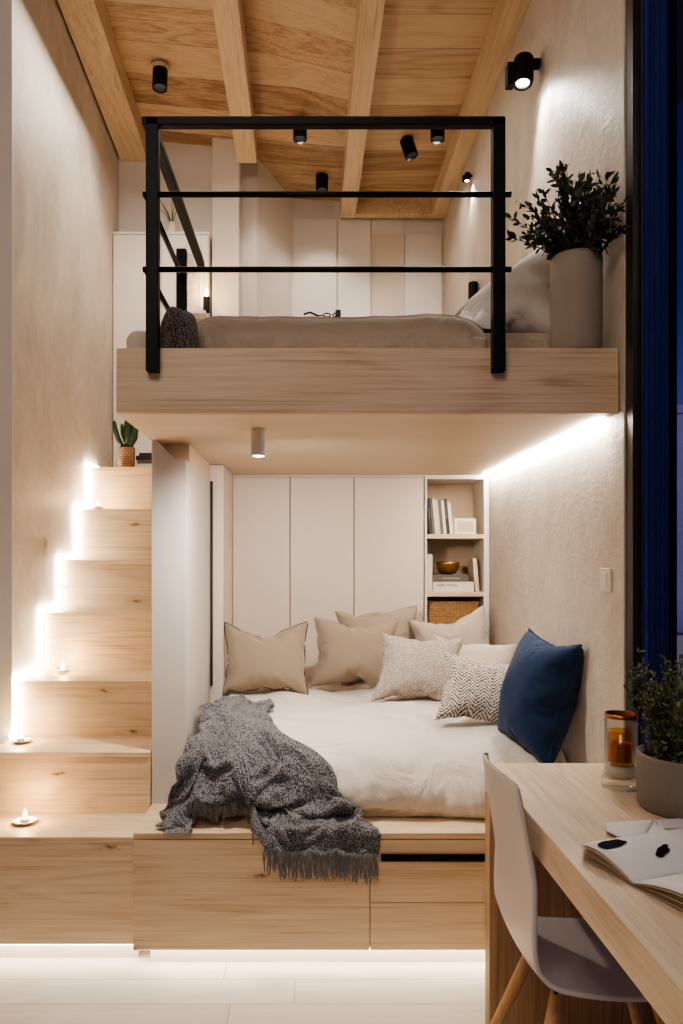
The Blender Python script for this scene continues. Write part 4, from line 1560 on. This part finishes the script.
part('flame', MB().lathe([(.001, 0), (.012, .012), (.014, .024), (.006, .044), (.0005, .058)], (cx, 5.11, zs + .102), 12), M['flame'], cd, smooth=True)

L = bpy.data.lights.new('candle_glow', 'POINT')
L.energy = 2.5
L.color = (1, .66, .32)
L.shadow_soft_size = .02
lo = bpy.data.objects.new('candle_glow', L)
C.objects.link(lo)
lo.location = (cx, 5.06, zs + .17)

# ------------------------------------------------------------------ fill lights and dusk outside
area_light((-.5, -.4, 4.0), (.0, 3.2, 1.2), 42, 1.6, 1.2, (1, .91, .80))  # added fill from above and behind the camera, no fitting there
area_light((.1, 4.2, 4.0), (.1, 4.4, 2.0), 6, 1.2, 1.2, (1, .92, .82))  # added soft fill for the loft, no fitting
area_light((-.97, 4.0, 4.05), (-.97, 4.0, 1.0), 12, .4, 1.2, (1, .92, .82))  # fill over the stairs, no fitting
sl = bpy.data.lights.new('facade_fill', 'SUN')  # added lamp that brightens the house wall outside, not a real sun
sl.energy = 1.1
sl.angle = R(20)
sl.color = (.72, .70, 1)
so_ = bpy.data.objects.new('facade_fill', sl)
C.objects.link(so_)
so_.location = (6, -4, 6)
so_.rotation_euler = Vector((.12, 1, -.12)).to_track_quat('-Z', 'Y').to_euler()
wld = bpy.data.worlds.new('dusk')
bpy.context.scene.world = wld
wld.use_nodes = True
nt = wld.node_tree
nt.nodes.clear()
out = nt.nodes.new('ShaderNodeOutputWorld')
bg = nt.nodes.new('ShaderNodeBackground')
tc = nt.nodes.new('ShaderNodeTexCoord')
sp_ = nt.nodes.new('ShaderNodeSeparateXYZ')
rp = nt.nodes.new('ShaderNodeValToRGB')
nt.links.new(tc.outputs['Generated'], sp_.inputs[0])
nt.links.new(sp_.outputs['Z'], rp.inputs[0])
el = rp.color_ramp.elements
el[0].position = 0.0
el[0].color = srgb(112, 116, 168)
el[1].position = .30
el[1].color = srgb(22, 42, 112)
e3 = el.new(.6)
e3.color = srgb(14, 22, 60)
nt.links.new(rp.outputs[0], bg.inputs[0])
bg.inputs[1].default_value = .75
nt.links.new(bg.outputs[0], out.inputs[0])

# ------------------------------------------------------------------ camera
cam = bpy.data.cameras.new('camera')
co = bpy.data.objects.new('camera', cam)
C.objects.link(co)
co.location = (0, 0, CZ)
co.rotation_euler = (R(90), 0, 0)
cam.sensor_fit = 'VERTICAL'
cam.sensor_height = 36
cam.lens = F / 1024 * 36
cam.shift_x = (341.5 - VX) / 1024
cam.shift_y = (VY - 512) / 1024
cam.clip_start = .02
sc = bpy.context.scene
sc.camera = co
sc.view_settings.view_transform = 'AgX'
sc.view_settings.look = 'AgX - Medium High Contrast'
sc.view_settings.exposure = 0.15
sc.cycles.sample_clamp_indirect = 4
sc.cycles.max_bounces = 10
sc.cycles.transparent_max_bounces = 32
sc.cycles.caustics_reflective = False
sc.cycles.caustics_refractive = False
